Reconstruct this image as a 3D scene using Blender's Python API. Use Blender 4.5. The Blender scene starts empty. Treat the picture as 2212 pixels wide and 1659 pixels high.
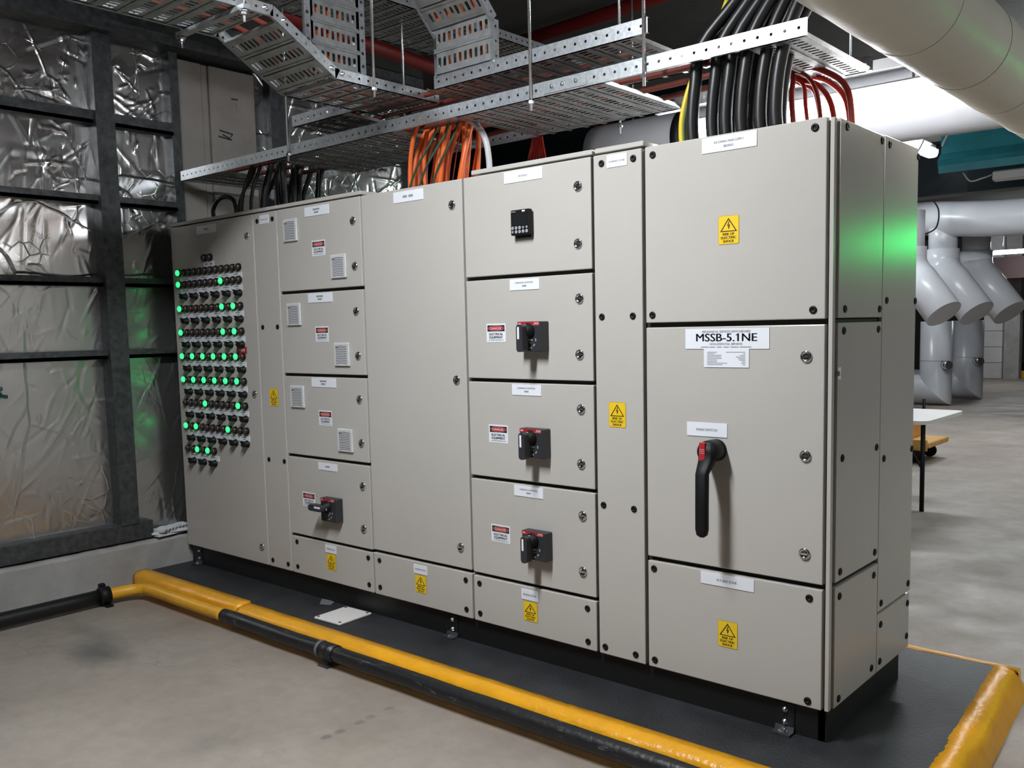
import bpy, bmesh, math, random
import numpy as np
from mathutils import Vector, Matrix

random.seed(7)
S = bpy.context.scene
C = S.collection
PI = math.pi

# ------------------------------------------------------------------ camera
def cam_matrix(px, py, pz, pitch, roll, yaw):
    Rz = Matrix.Rotation(yaw, 3, 'Z'); Rx = Matrix.Rotation(pitch, 3, 'X'); Ry = Matrix.Rotation(roll, 3, 'Y')
    R = Rz @ Rx @ Ry
    right, fwd, up = R.col[0], R.col[1], R.col[2]
    M = Matrix(((right.x, up.x, -fwd.x, px), (right.y, up.y, -fwd.y, py), (right.z, up.z, -fwd.z, pz), (0, 0, 0, 1)))
    return M
cd = bpy.data.cameras.new('camera')
cd.sensor_width = 36.0
cd.lens = 1969.19 / 2212.0 * 36.0
cd.shift_y = 63.1 / 2212.0
cd.clip_start = 0.05; cd.clip_end = 200
cam = bpy.data.objects.new('camera', cd); C.objects.link(cam)
cam.matrix_world = cam_matrix(1.1917, -2.9719, 1.5610, -0.094076, 0.021845, 0.715049)
S.camera = cam

# ------------------------------------------------------------------ world, view
w = bpy.data.worlds.new('world'); S.world = w; w.use_nodes = True
w.node_tree.nodes['Background'].inputs[0].default_value = (0.9, 0.95, 1.0, 1)
w.node_tree.nodes['Background'].inputs[1].default_value = 0.008
S.view_settings.view_transform = 'Standard'
S.view_settings.look = 'None'
S.view_settings.exposure = 0.35
S.view_settings.gamma = 1.0
S.view_settings.use_curve_mapping = False
S.cycles.max_bounces = 7; S.cycles.diffuse_bounces = 4; S.cycles.glossy_bounces = 4
S.cycles.caustics_reflective = False; S.cycles.caustics_refractive = False; S.cycles.blur_glossy = 0.5
LAMP_FRONT = 125.0      # diffuser strength of the battens in front of the switchboard
LAMP_BACK = 30.0       # batten hanging behind the switchboard
LAMP_FAR = 60.0        # battens of the aisle and hall beyond, some added to light the background

# ------------------------------------------------------------------ materials
MATS = {}
def mat(name, col, rough=0.5, metal=0.0, var=0.0, vscale=6.0, bump=0.0, bscale=60.0, spec=0.5, emit=None, estr=0.0, kind='noise', col2=None, stretch=None, coat=0.0, bdist=0.01):
    if name in MATS: return MATS[name]
    m = bpy.data.materials.new(name); m.use_nodes = True
    nt = m.node_tree; N = nt.nodes; L = nt.links
    b = N['Principled BSDF']
    b.inputs['Base Color'].default_value = (*col, 1)
    b.inputs['Roughness'].default_value = rough
    b.inputs['Metallic'].default_value = metal
    b.inputs['Specular IOR Level'].default_value = spec
    b.inputs['Coat Weight'].default_value = coat
    if emit:
        b.inputs['Emission Color'].default_value = (*emit, 1); b.inputs['Emission Strength'].default_value = estr
    tc = N.new('ShaderNodeTexCoord'); mp = N.new('ShaderNodeMapping')
    L.new(tc.outputs['Object'], mp.inputs['Vector'])
    if stretch: mp.inputs['Scale'].default_value = stretch
    if var > 0 or col2:
        if kind == 'voronoi':
            t = N.new('ShaderNodeTexVoronoi'); t.inputs['Scale'].default_value = vscale
            L.new(mp.outputs[0], t.inputs['Vector']); fac = t.outputs['Color']
        else:
            t = N.new('ShaderNodeTexNoise'); t.inputs['Scale'].default_value = vscale; t.inputs['Detail'].default_value = 6; t.inputs['Roughness'].default_value = 0.6
            L.new(mp.outputs[0], t.inputs['Vector']); fac = t.outputs['Fac']
        r = N.new('ShaderNodeValToRGB')
        c1 = col2 if col2 else tuple(max(0, c * (1 - var)) for c in col)
        c2 = col if col2 else tuple(min(1, c * (1 + var)) for c in col)
        r.color_ramp.elements[0].position = 0.3; r.color_ramp.elements[1].position = 0.7
        r.color_ramp.elements[0].color = (*c1, 1); r.color_ramp.elements[1].color = (*c2, 1)
        L.new(fac, r.inputs['Fac']); L.new(r.outputs['Color'], b.inputs['Base Color'])
    if bump > 0:
        n = N.new('ShaderNodeTexNoise'); n.inputs['Scale'].default_value = bscale; n.inputs['Detail'].default_value = 5
        L.new(mp.outputs[0], n.inputs['Vector'])
        bp = N.new('ShaderNodeBump'); bp.inputs['Strength'].default_value = bump; bp.inputs['Distance'].default_value = bdist
        L.new(n.outputs['Fac'], bp.inputs['Height']); L.new(bp.outputs['Normal'], b.inputs['Normal'])
    MATS[name] = m
    return m

PAINT = mat('cabinet_paint', (0.505, 0.480, 0.448), 0.22, 0, 0.03, 1.5, 0.08, 260, spec=0.45, bdist=0.002)
PAINTD = mat('cabinet_gap', (0.012, 0.012, 0.011), 0.7)
BLACK = mat('black_plastic', (0.004, 0.004, 0.0045), 0.55, spec=0.3)
DKGREY = mat('dark_grey_plastic', (0.028, 0.030, 0.034), 0.45)
WHITE = mat('label_white', (0.82, 0.84, 0.90), 0.4)
INK = mat('ink', (0.01, 0.01, 0.015), 0.6)
INKG = mat('ink_soft', (0.30, 0.31, 0.34), 0.6)
YEL = mat('sign_yellow', (0.86, 0.58, 0.02), 0.4)
INKB = mat('sign_ink', (0.035, 0.012, 0.002), 0.5)
RED = mat('sign_red', (0.42, 0.02, 0.03), 0.4)
CHROME = mat('chrome', (0.75, 0.76, 0.78), 0.12, 1.0)
STEEL = mat('zinc_bolt', (0.75, 0.77, 0.80), 0.25, 1.0)
GALV = mat('galvanised', (0.60, 0.63, 0.66), 0.40, 0.9, 0.10, 90, 0.12, 30, kind='voronoi', bdist=0.004)
GALVD = mat('galvanised_dull', (0.40, 0.41, 0.41), 0.5, 0.75, 0.25, 14, 0.1, 30)
FRAME = mat('stud_steel', (0.075, 0.08, 0.085), 0.5, 0.6, 0.4, 25, 0.15, 40)
CONC = mat('concrete_light', (0.33, 0.32, 0.31), 0.85, 0, 0.2, 3.5, 0.4, 25, spec=0.3)
CPANEL = mat('concrete_panel', (0.34, 0.31, 0.29), 0.85, 0, 0.14, 4, 0.25, 40, spec=0.3)
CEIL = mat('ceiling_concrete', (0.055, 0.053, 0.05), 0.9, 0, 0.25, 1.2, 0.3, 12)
PLASTER = mat('far_wall', (0.22, 0.22, 0.23), 0.9, 0, 0.3, 0.8, 0.2, 8)
KERB = mat('kerb_yellow', (0.78, 0.36, 0.012), 0.32, 0, 0.12, 7, 0.55, 26, spec=0.5, bdist=0.012)
PIPEY = mat('pipe_yellow', (0.72, 0.36, 0.02), 0.42, 0, 0.12, 9, 0.2, 30)
RUBBER = mat('black_mat', (0.020, 0.021, 0.024), 0.55, 0, 0.5, 4.5, 0.25, 70, spec=0.5)
PIPEB = mat('scuffed_black', (0.012, 0.012, 0.013), 0.42, 0, 0, 9, 0.3, 40, col2=None)
PLINTH = mat('plinth_black', (0.006, 0.006, 0.006), 0.5)
LENS_ON = mat('lens_green', (0.02, 0.3, 0.08), 0.3, emit=(0.03, 1.0, 0.20), estr=1.5)
LENS_OFF = mat('lens_dark', (0.045, 0.032, 0.028), 0.25)
LENS_RED = mat('lens_red', (0.07, 0.02, 0.02), 0.25)
VENTP = mat('vent_plastic', (0.62, 0.63, 0.64), 0.45)
ORANGE = mat('cable_orange', (0.80, 0.15, 0.03), 0.38, 0, 0.12, 6)
REDC = mat('cable_red', (0.45, 0.035, 0.02), 0.4, 0, 0.15, 6)
BLACKC = mat('cable_black', (0.007, 0.007, 0.008), 0.40)
GREENY = mat('cable_yellow', (0.72, 0.55, 0.03), 0.4)
GREENC = mat('cable_green', (0.02, 0.055, 0.025), 0.5)
GREYC = mat('conduit_grey', (0.55, 0.55, 0.57), 0.4)
PVC = mat('pvc_grey', (0.62, 0.64, 0.68), 0.28, 0, 0.03, 3)
SHADEDC = mat('cable_shaded_red', (0.16, 0.03, 0.018), 0.6)  # cable colour darkened to stand in for the shade inside the trays
DUCTG = mat('duct_grey', (0.40, 0.40, 0.42), 0.4, 0, 0.05, 3)
LAG = mat('pipe_lagging', (0.74, 0.70, 0.60), 0.42, 0, 0.05, 2, 0.35, 5, bdist=0.02)
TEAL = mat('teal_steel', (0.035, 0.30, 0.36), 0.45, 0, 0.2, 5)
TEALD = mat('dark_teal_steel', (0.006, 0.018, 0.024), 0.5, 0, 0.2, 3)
FIRE = mat('fire_pipe_red', (0.22, 0.015, 0.012), 0.45)
TABLE = mat('table_white', (0.72, 0.69, 0.67), 0.45)
WOOD = mat('trolley_wood', (0.55, 0.30, 0.08), 0.5, 0, 0.2, 8)
LAMPBODY = mat('lamp_body', (0.55, 0.56, 0.58), 0.4)
PAPER = mat('paper', (0.62, 0.63, 0.66), 0.6, 0, 0.1, 8)
BLOCK = mat('block_white', (0.55, 0.54, 0.54), 0.85, 0, 0.1, 3)
def lamp_mat(name, strength, col=(0.93, 0.97, 1.0)):
    return mat(name, (0.9, 0.9, 0.9), 0.4, emit=col, estr=strength)

# scuffs on the black bumper pipe
def scuffed():
    m = PIPEB; nt = m.node_tree; N = nt.nodes; L = nt.links; b = N['Principled BSDF']
    tc = N.new('ShaderNodeTexCoord'); mp = N.new('ShaderNodeMapping'); mp.inputs['Scale'].default_value = (2, 9, 9)
    n = N.new('ShaderNodeTexNoise'); n.inputs['Scale'].default_value = 5; n.inputs['Detail'].default_value = 9; n.inputs['Roughness'].default_value = 0.7
    r = N.new('ShaderNodeValToRGB'); r.color_ramp.elements[0].position = 0.60; r.color_ramp.elements[0].color = (0.010, 0.010, 0.011, 1)
    r.color_ramp.elements[1].position = 0.76; r.color_ramp.elements[1].color = (0.20, 0.18, 0.17, 1)
    L.new(tc.outputs['Object'], mp.inputs[0]); L.new(mp.outputs[0], n.inputs['Vector']); L.new(n.outputs['Fac'], r.inputs['Fac']); L.new(r.outputs[0], b.inputs['Base Color'])
scuffed()

def floor_material():
    m = bpy.data.materials.new('floor_concrete'); m.use_nodes = True
    nt = m.node_tree; N = nt.nodes; L = nt.links; b = N['Principled BSDF']
    tc = N.new('ShaderNodeTexCoord')
    def noise(scale, detail=8, rough=0.6, vec=None):
        n = N.new('ShaderNodeTexNoise'); n.inputs['Scale'].default_value = scale; n.inputs['Detail'].default_value = detail; n.inputs['Roughness'].default_value = rough
        L.new(vec or tc.outputs['Object'], n.inputs['Vector']); return n
    def ramp(src, stops):
        r = N.new('ShaderNodeValToRGB')
        while len(r.color_ramp.elements) < len(stops): r.color_ramp.elements.new(0.5)
        for e, (p, c) in zip(r.color_ramp.elements, stops):
            e.position = p; e.color = (*c, 1) if len(c) == 3 else c
        L.new(src, r.inputs['Fac']); return r
    def mix(kind, fac, a, c):
        x = N.new('ShaderNodeMix'); x.data_type = 'RGBA'; x.blend_type = kind
        if isinstance(fac, float): x.inputs['Factor'].default_value = fac
        else: L.new(fac, x.inputs['Factor'])
        for sock, val in ((x.inputs['A'], a), (x.inputs['B'], c)):
            if isinstance(val, tuple): sock.default_value = (*val, 1)
            else: L.new(val, sock)
        return x.outputs['Result']
    base = ramp(noise(1.6).outputs['Fac'], [(0.25, (0.225, 0.192, 0.163)), (0.5, (0.29, 0.25, 0.215)), (0.75, (0.34, 0.298, 0.26))])
    fine = ramp(noise(11, 9, 0.7).outputs['Fac'], [(0.3, (0.82, 0.82, 0.82)), (0.65, (1.05, 1.05, 1.05))])
    c = mix('MULTIPLY', 0.8, base.outputs[0], fine.outputs[0])
    patch = ramp(noise(3.3, 6, 0.65).outputs['Fac'], [(0.52, (0, 0, 0)), (0.72, (1, 1, 1))])
    pm = N.new('ShaderNodeMath'); pm.operation = 'MULTIPLY'; pm.inputs[1].default_value = 0.35; L.new(patch.outputs[0], pm.inputs[0])
    c = mix('MIX', pm.outputs[0], c, (0.20, 0.185, 0.18))
    # wandering hairline cracks
    wob = noise(3.0, 7, 0.7)
    va = N.new('ShaderNodeVectorMath'); va.operation = 'SCALE'; va.inputs['Scale'].default_value = 0.45; L.new(wob.outputs['Color'], va.inputs[0])
    vb = N.new('ShaderNodeVectorMath'); vb.operation = 'ADD'; L.new(tc.outputs['Object'], vb.inputs[0]); L.new(va.outputs[0], vb.inputs[1])
    vo = N.new('ShaderNodeTexVoronoi'); vo.feature = 'DISTANCE_TO_EDGE'; vo.inputs['Scale'].default_value = 1.1; L.new(vb.outputs[0], vo.inputs['Vector'])
    cr = ramp(vo.outputs['Distance'], [(0.0, (1, 1, 1)), (0.006, (0, 0, 0))])
    cm = ramp(noise(1.3, 3).outputs['Fac'], [(0.50, (0, 0, 0)), (0.60, (1, 1, 1))])
    mm = N.new('ShaderNodeMath'); mm.operation = 'MULTIPLY'; L.new(cr.outputs[0], mm.inputs[0]); L.new(cm.outputs[0], mm.inputs[1])
    m2 = N.new('ShaderNodeMath'); m2.operation = 'MULTIPLY'; m2.inputs[1].default_value = 0.55; L.new(mm.outputs[0], m2.inputs[0])
    c = mix('MIX', m2.outputs[0], c, (0.09, 0.085, 0.08))
    # oil stain and foot marks
    def spot(x, y, rx, ry, soft, strength, ang=0.0):
        nonlocal c
        mp = N.new('ShaderNodeMapping'); mp.vector_type = 'TEXTURE'
        mp.inputs['Location'].default_value = (x, y, 0); mp.inputs['Scale'].default_value = (rx, ry, 1); mp.inputs['Rotation'].default_value = (0, 0, ang)
        L.new(tc.outputs['Object'], mp.inputs[0])
        nn = noise(2.2, 5, 0.6, mp.outputs[0])
        sc = N.new('ShaderNodeVectorMath'); sc.operation = 'SCALE'; sc.inputs['Scale'].default_value = 0.9; L.new(nn.outputs['Color'], sc.inputs[0])
        ad = N.new('ShaderNodeVectorMath'); ad.operation = 'ADD'; L.new(mp.outputs[0], ad.inputs[0]); L.new(sc.outputs[0], ad.inputs[1])
        sb = N.new('ShaderNodeVectorMath'); sb.operation = 'SUBTRACT'; sb.inputs[1].default_value = (0.45, 0.45, 0.45); L.new(ad.outputs[0], sb.inputs[0])
        le = N.new('ShaderNodeVectorMath'); le.operation = 'LENGTH'; L.new(sb.outputs[0], le.inputs[0])
        r = ramp(le.outputs['Value'], [(1 - soft, (strength,) * 3), (1.0, (0, 0, 0))])
        c = mix('MIX', r.outputs[0], c, (0.075, 0.078, 0.078))
    spot(-3.25, -1.02, 0.30, 0.16, 0.8, 0.75)
    spot(-3.55, -0.90, 0.35, 0.10, 0.9, 0.45)
    for x, y, s in ((-1.594, -0.90, 0.6), (-1.591, -0.835, 0.55), (-1.594, -0.735, 0.45), (-1.60, -0.67, 0.4), (-1.605, -0.57, 0.35)):
        spot(x, y, 0.024, 0.030, 0.5, s)
    spot(-1.9, -1.25, 0.12, 0.22, 0.9, 0.3)
    L.new(c, b.inputs['Base Color'])
    rr = ramp(noise(2.2).outputs['Fac'], [(0.3, (0.42,) * 3), (0.7, (0.75,) * 3)])
    L.new(rr.outputs[0], b.inputs['Roughness'])
    nb = noise(40, 6); bp = N.new('ShaderNodeBump'); bp.inputs['Strength'].default_value = 0.18; bp.inputs['Distance'].default_value = 0.006
    L.new(nb.outputs['Fac'], bp.inputs['Height']); L.new(bp.outputs[0], b.inputs['Normal'])
    return m
FLOOR = floor_material()

def foil_material(name, amount, rough):
    m = bpy.data.materials.new(name); m.use_nodes = True
    nt = m.node_tree; N = nt.nodes; L = nt.links; b = N['Principled BSDF']
    tc = N.new('ShaderNodeTexCoord')
    n = N.new('ShaderNodeTexNoise'); n.inputs['Scale'].default_value = 3; n.inputs['Detail'].default_value = 6
    L.new(tc.outputs['Object'], n.inputs['Vector'])
    r = N.new('ShaderNodeValToRGB'); r.color_ramp.elements[0].color = (0.52, 0.51, 0.49, 1); r.color_ramp.elements[1].color = (0.74, 0.74, 0.75, 1)
    L.new(n.outputs['Fac'], r.inputs['Fac']); L.new(r.outputs[0], b.inputs['Base Color'])
    b.inputs['Metallic'].default_value = 0.95; b.inputs['Roughness'].default_value = 0.30
    b.inputs['Roughness'].default_value = rough
    total = None
    def math_(op, a_, c_=None, clamp=False):
        x = N.new('ShaderNodeMath'); x.operation = op; x.use_clamp = clamp
        for i_, v_ in enumerate((a_, c_)):
            if v_ is None: continue
            if isinstance(v_, (int, float)): x.inputs[i_].default_value = v_
            else: L.new(v_, x.inputs[i_])
        return x.outputs[0]
    for (sc, stretch, rot, width, amt, off, thr) in ((2.6, (1, 1, .45), (.5, 0, 0), .020, 1.0, 0.0, .48), (3.4, (1, .55, 1), (-.35, 0, 0), .022, .9, 7.3, .50), (5.5, (1, 1.0, .7), (0, 0, 0), .035, .6, 3.1, .53), (10, (1, 1, 1), (0, 0, 0), .05, .35, 1.7, .55)):
        mp = N.new('ShaderNodeMapping'); mp.inputs['Scale'].default_value = stretch; mp.inputs['Rotation'].default_value = rot; mp.inputs['Location'].default_value = (off, off, off)
        L.new(tc.outputs['Object'], mp.inputs[0])
        wn = N.new('ShaderNodeTexNoise'); wn.inputs['Scale'].default_value = 2.5; wn.inputs['Detail'].default_value = 2; L.new(mp.outputs[0], wn.inputs['Vector'])
        ws = N.new('ShaderNodeVectorMath'); ws.operation = 'SCALE'; ws.inputs['Scale'].default_value = .18; L.new(wn.outputs['Color'], ws.inputs[0])
        wa = N.new('ShaderNodeVectorMath'); wa.operation = 'ADD'; L.new(mp.outputs[0], wa.inputs[0]); L.new(ws.outputs[0], wa.inputs[1])
        vo = N.new('ShaderNodeTexVoronoi'); vo.feature = 'DISTANCE_TO_EDGE'; vo.inputs['Scale'].default_value = sc; L.new(wa.outputs[0], vo.inputs['Vector'])
        ridge = math_('SUBTRACT', 1.0, math_('DIVIDE', vo.outputs['Distance'], width), True)
        mk = N.new('ShaderNodeTexNoise'); mk.inputs['Scale'].default_value = 2.2; mk.inputs['Detail'].default_value = 4; L.new(mp.outputs[0], mk.inputs['Vector'])
        mask = math_('MULTIPLY', math_('SUBTRACT', mk.outputs['Fac'], thr + .05 * (1 - amount)), 12.0, True)
        h_ = math_('MULTIPLY', math_('MULTIPLY', ridge, mask), amt)
        total = h_ if total is None else math_('ADD', total, h_)
    bp = N.new('ShaderNodeBump'); bp.inputs['Strength'].default_value = 1.0; bp.inputs['Distance'].default_value = 0.0035 * (.5 + .5 * amount)
    L.new(total, bp.inputs['Height']); L.new(bp.outputs[0], b.inputs['Normal'])
    return m
FOIL = foil_material('foil_creased', 1.0, .19); FOIL_S = foil_material('foil_smooth', 0.0, .27)

# ------------------------------------------------------------------ mesh helpers
W = {}                                   # world origin of each placed object
class MB:
    def __init__(s): s.v = []; s.f = []; s.m = []; s.mats = []; s.sm = []
    def mi(s, mt):
        if mt not in s.mats: s.mats.append(mt)
        return s.mats.index(mt)
    def add(s, vs, fs, mt, smooth=False):
        o = len(s.v); s.v.extend([tuple(p) for p in vs]); k = s.mi(mt)
        for f in fs: s.f.append(tuple(i + o for i in f)); s.m.append(k); s.sm.append(smooth)
        return s
    def box(s, x0, x1, y0, y1, z0, z1, mt):
        v = [(x, y, z) for x in (x0, x1) for y in (y0, y1) for z in (z0, z1)]
        return s.add(v, [(0, 1, 3, 2), (4, 6, 7, 5), (0, 4, 5, 1), (2, 3, 7, 6), (0, 2, 6, 4), (1, 5, 7, 3)], mt)
    def cbox(s, x0, x1, y0, y1, z0, z1, c, mt, seg=1, smooth=False):
        bm = bmesh.new(); bmesh.ops.create_cube(bm, size=1)
        for v in bm.verts:
            v.co = Vector(((x0 + x1) / 2 + v.co.x * (x1 - x0), (y0 + y1) / 2 + v.co.y * (y1 - y0), (z0 + z1) / 2 + v.co.z * (z1 - z0)))
        bmesh.ops.bevel(bm, geom=list(bm.edges), offset=c, segments=seg, profile=0.5, affect='EDGES')
        bm.verts.index_update()
        s.add([v.co[:] for v in bm.verts], [[v.index for v in f.verts] for f in bm.faces], mt, smooth); bm.free()
        return s
    def lathe(s, prof, axis, org, mt, n=16, smooth=True, mts=None):
        """prof: list of (r, h) along axis direction (axis is a signed unit vector)."""
        a = Vector(axis).normalized(); t = Vector((0, 0, 1)) if abs(a.z) < 0.9 else Vector((1, 0, 0))
        u = a.cross(t).normalized(); q = a.cross(u); O = Vector(org)
        rings = []; base = len(s.v)
        for r, h in prof:
            if r < 1e-6: rings.append([len(s.v)]); s.v.append(tuple(O + a * h)); continue
            ring = []
            for k in range(n):
                g = 2 * PI * k / n; ring.append(len(s.v)); s.v.append(tuple(O + a * h + (u * math.cos(g) + q * math.sin(g)) * r))
            rings.append(ring)
        for i in range(len(rings) - 1):
            A, B = rings[i], rings[i + 1]; k = s.mi(mts[i] if mts else mt)
            for j in range(n):
                j2 = (j + 1) % n
                if len(A) == 1 and len(B) == 1: continue
                if len(A) == 1: f = (A[0], B[j2], B[j])
                elif len(B) == 1: f = (A[j], A[j2], B[0])
                else: f = (A[j], A[j2], B[j2], B[j])
                s.f.append(f[::-1]); s.m.append(k); s.sm.append(smooth)
        return s
    def tube(s, pts, r, mt, n=10, caps=True, smooth=True):
        P = [Vector(p) for p in pts]; R = r if isinstance(r, (list, tuple)) else [r] * len(P)
        T = []
        for i in range(len(P)):
            a = P[max(0, i - 1)]; b = P[min(len(P) - 1, i + 1)]; T.append((b - a).normalized())
        t0 = T[0]; ref = Vector((0, 0, 1)) if abs(t0.z) < 0.9 else Vector((1, 0, 0))
        u = t0.cross(ref).normalized(); o = len(s.v); k = s.mi(mt)
        for i, p in enumerate(P):
            if i:
                u = u - T[i] * u.dot(T[i]); u.normalize()
            q = T[i].cross(u)
            for j in range(n):
                g = 2 * PI * j / n; s.v.append(tuple(p + (u * math.cos(g) + q * math.sin(g)) * R[i]))
        for i in range(len(P) - 1):
            for j in range(n):
                j2 = (j + 1) % n
                s.f.append((o + i * n + j, o + i * n + j2, o + (i + 1) * n + j2, o + (i + 1) * n + j)); s.m.append(k); s.sm.append(smooth)
        if caps:
            s.f.append(tuple(o + j for j in reversed(range(n)))); s.m.append(k); s.sm.append(False)
            e = o + (len(P) - 1) * n; s.f.append(tuple(e + j for j in range(n))); s.m.append(k); s.sm.append(False)
        return s
    def poly(s, pts, y, mt):                       # flat print facing -Y : pts are (x, z), counter-clockwise seen from the front
        return s.add([(x, y, z) for x, z in pts], [tuple(range(len(pts)))], mt)
    def rect(s, x0, x1, z0, z1, y, mt): return s.poly([(x0, z0), (x1, z0), (x1, z1), (x0, z1)], y, mt)
    def extr(s, prof, path_axis, a0, a1, mt, smooth=False):
        """extrude a closed profile of 2-D points along x, y or z"""
        n = len(prof); o = len(s.v); k = s.mi(mt)
        for a in (a0, a1):
            for p, q in prof:
                s.v.append({'x': (a, p, q), 'y': (p, a, q), 'z': (p, q, a)}[path_axis])
        for i in range(n):
            j = (i + 1) % n; s.f.append((o + i, o + j, o + n + j, o + n + i)); s.m.append(k); s.sm.append(smooth)
        s.f.append(tuple(o + i for i in reversed(range(n)))); s.m.append(k); s.sm.append(False)
        s.f.append(tuple(o + n + i for i in range(n))); s.m.append(k); s.sm.append(False)
        return s
    def text(s, txt, x, z, size, y, mt, width=None, bold=0):
        V, F = text_mesh(txt)
        if not V: return s
        xs = [p[0] for p in V]; w0 = max(xs) - min(xs); sx = size
        if width: sx = width / w0
        cx = (max(xs) + min(xs)) / 2
        for k in ((0,) if not bold else (-1, -.33, .33, 1)):
            s.add([(x + (p[0] - cx) * sx + k * bold, y - abs(k) * .00002, z + p[1] * size) for p in V], F, mt)
        if '1' in txt and bold:                    # flagged figure one
            pre = text_mesh(txt[:txt.index('1')])[0]; px_ = max(p[0] for p in pre)
            ones = [p[0] for p in V if p[0] > px_ + .02]; xl = min(ones)
            q = lambda a, b: (x + (xl + a - cx) * sx, y, z + b * size)
            s.add([q(.04, .70), q(-.13, .56), q(-.13, .48), q(.04, .60)], [(0, 1, 2, 3)], mt)
        return s
    def mesh(s, name):
        me = bpy.data.meshes.new(name); me.from_pydata(s.v, [], s.f)
        for m_ in s.mats: me.materials.append(m_)
        me.polygons.foreach_set('material_index', s.m); me.polygons.foreach_set('use_smooth', s.sm)
        me.update(); return me
    def build(s, name, parent=None, loc=(0, 0, 0), fix=True):
        me = s.mesh(name)
        if fix:
            bm = bmesh.new(); bm.from_mesh(me); bmesh.ops.recalc_face_normals(bm, faces=bm.faces); bm.to_mesh(me); bm.free()
        return put(name, me, parent, loc)

def put(name, me, parent=None, loc=(0, 0, 0), local=False):
    o = bpy.data.objects.new(name, me); C.objects.link(o)
    lw = Vector(loc); o.parent = parent
    o.location = lw if (local or parent is None) else lw - W[parent.name]
    W[o.name] = lw if not local else (W.get(parent.name, Vector()) + lw if parent else lw)
    return o
def thing(name, label, cat, loc=(0, 0, 0), group=None, rot=None):
    o = bpy.data.objects.new(name, None); C.objects.link(o); o.location = loc; W[o.name] = Vector(loc)
    o.empty_display_size = 0.05
    if rot is not None: o.rotation_euler = rot
    return tag(o, label, cat, group)
def tag(o, label, cat, group=None):
    o['label'] = label; o['category'] = cat
    if group: o['group'] = group
    return o
def struct(o): o['kind'] = 'structure'; return o

TXT = {}
def text_mesh(t):
    if t in TXT: return TXT[t]
    cu = bpy.data.curves.new('t', 'FONT'); cu.body = t; cu.size = 1.0; cu.resolution_u = 3; cu.offset = 0.0
    ob = bpy.data.objects.new('t', cu); C.objects.link(ob)
    dg = bpy.context.evaluated_depsgraph_get(); dg.update()
    me = ob.evaluated_get(dg).to_mesh()
    V = [v.co[:] for v in me.vertices]; F = [tuple(p.vertices) for p in me.polygons]
    ob.evaluated_get(dg).to_mesh_clear()
    bpy.data.objects.remove(ob); bpy.data.curves.remove(cu)
    TXT[t] = (V, F); return TXT[t]
for t_ in ('MSSB-5.1NE', 'MECHANICAL SERVICES SWITCHBOARD', 'NON-ESSENTIAL SERVICES', 'MAIN SWITCH', 'BUS BAR ZONE', 'BUSBAR ZONE', 'METERING',
           'SUBMAIN CONTROL', 'INCOMING MAIN SUPPLY', 'BEHIND', 'DANGER', 'ELECTRICAL', 'EQUIPMENT', 'AUTHORISED PERSONNEL ONLY', 'RISK OF', 'ELECTRIC', 'SHOCK', 'ABB'):
    text_mesh(t_)
text_mesh('MSSB-5.')

def rrect(x0, x1, z0, z1, r, n=4):
    P = []
    for cx, cz, a0 in ((x1 - r, z1 - r, 0), (x0 + r, z1 - r, PI / 2), (x0 + r, z0 + r, PI), (x1 - r, z0 + r, 1.5 * PI)):
        for k in range(n + 1):
            a = a0 + PI / 2 * k / n; P.append((cx + r * math.cos(a), cz + r * math.sin(a)))
    return P
def bez(p0, p1, p2, p3, n=14):
    out = []
    for i in range(n + 1):
        t = i / n; a, b, c, d = (1 - t) ** 3, 3 * t * (1 - t) ** 2, 3 * t * t * (1 - t), t ** 3
        out.append(tuple(a * p0[k] + b * p1[k] + c * p2[k] + d * p3[k] for k in range(3)))
    return out
def spline(pts, n=8):
    P = [Vector(p) for p in pts]; out = []
    for i in range(len(P) - 1):
        p0 = P[max(i - 1, 0)]; p1 = P[i]; p2 = P[i + 1]; p3 = P[min(i + 2, len(P) - 1)]
        for k in range(n):
            t = k / n
            out.append(0.5 * ((2 * p1) + (p2 - p0) * t + (2 * p0 - 5 * p1 + 4 * p2 - p3) * t * t + (-p0 + 3 * p1 - 3 * p2 + p3) * t ** 3))
    out.append(P[-1]); return out

# ------------------------------------------------------------------ setting
mb = MB(); mb.add([(-16, -8, 0), (10, -8, 0), (10, 28, 0), (-16, 28, 0)], [(0, 1, 2, 3)], FLOOR)
struct(mb.build('floor', fix=False))
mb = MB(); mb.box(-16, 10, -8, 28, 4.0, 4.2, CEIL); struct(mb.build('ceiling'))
mb = MB(); mb.box(-16, 10, 27.6, 28, 0, 4.0, PLASTER); struct(mb.build('wall_back'))
mb = MB(); mb.box(9.6, 10, -8, 27.6, 0, 4.0, PLASTER); struct(mb.build('wall_right'))
mb = MB(); mb.box(-16, 9.6, -8, -7.6, 0, 4.0, PLASTER); struct(mb.build('wall_front'))

# ---- foil-lined stud wall on the left
XF = -4.33                                # foil plane
wl = bpy.data.objects.new('wall_left', None); C.objects.link(wl); W[wl.name] = Vector((0, 0, 0)); struct(wl)
mb = MB(); mb.box(-4.75, -4.40, -7.6, 2.25, 0, 4.0, PLASTER); mb.build('backing_wall', wl)
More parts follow.
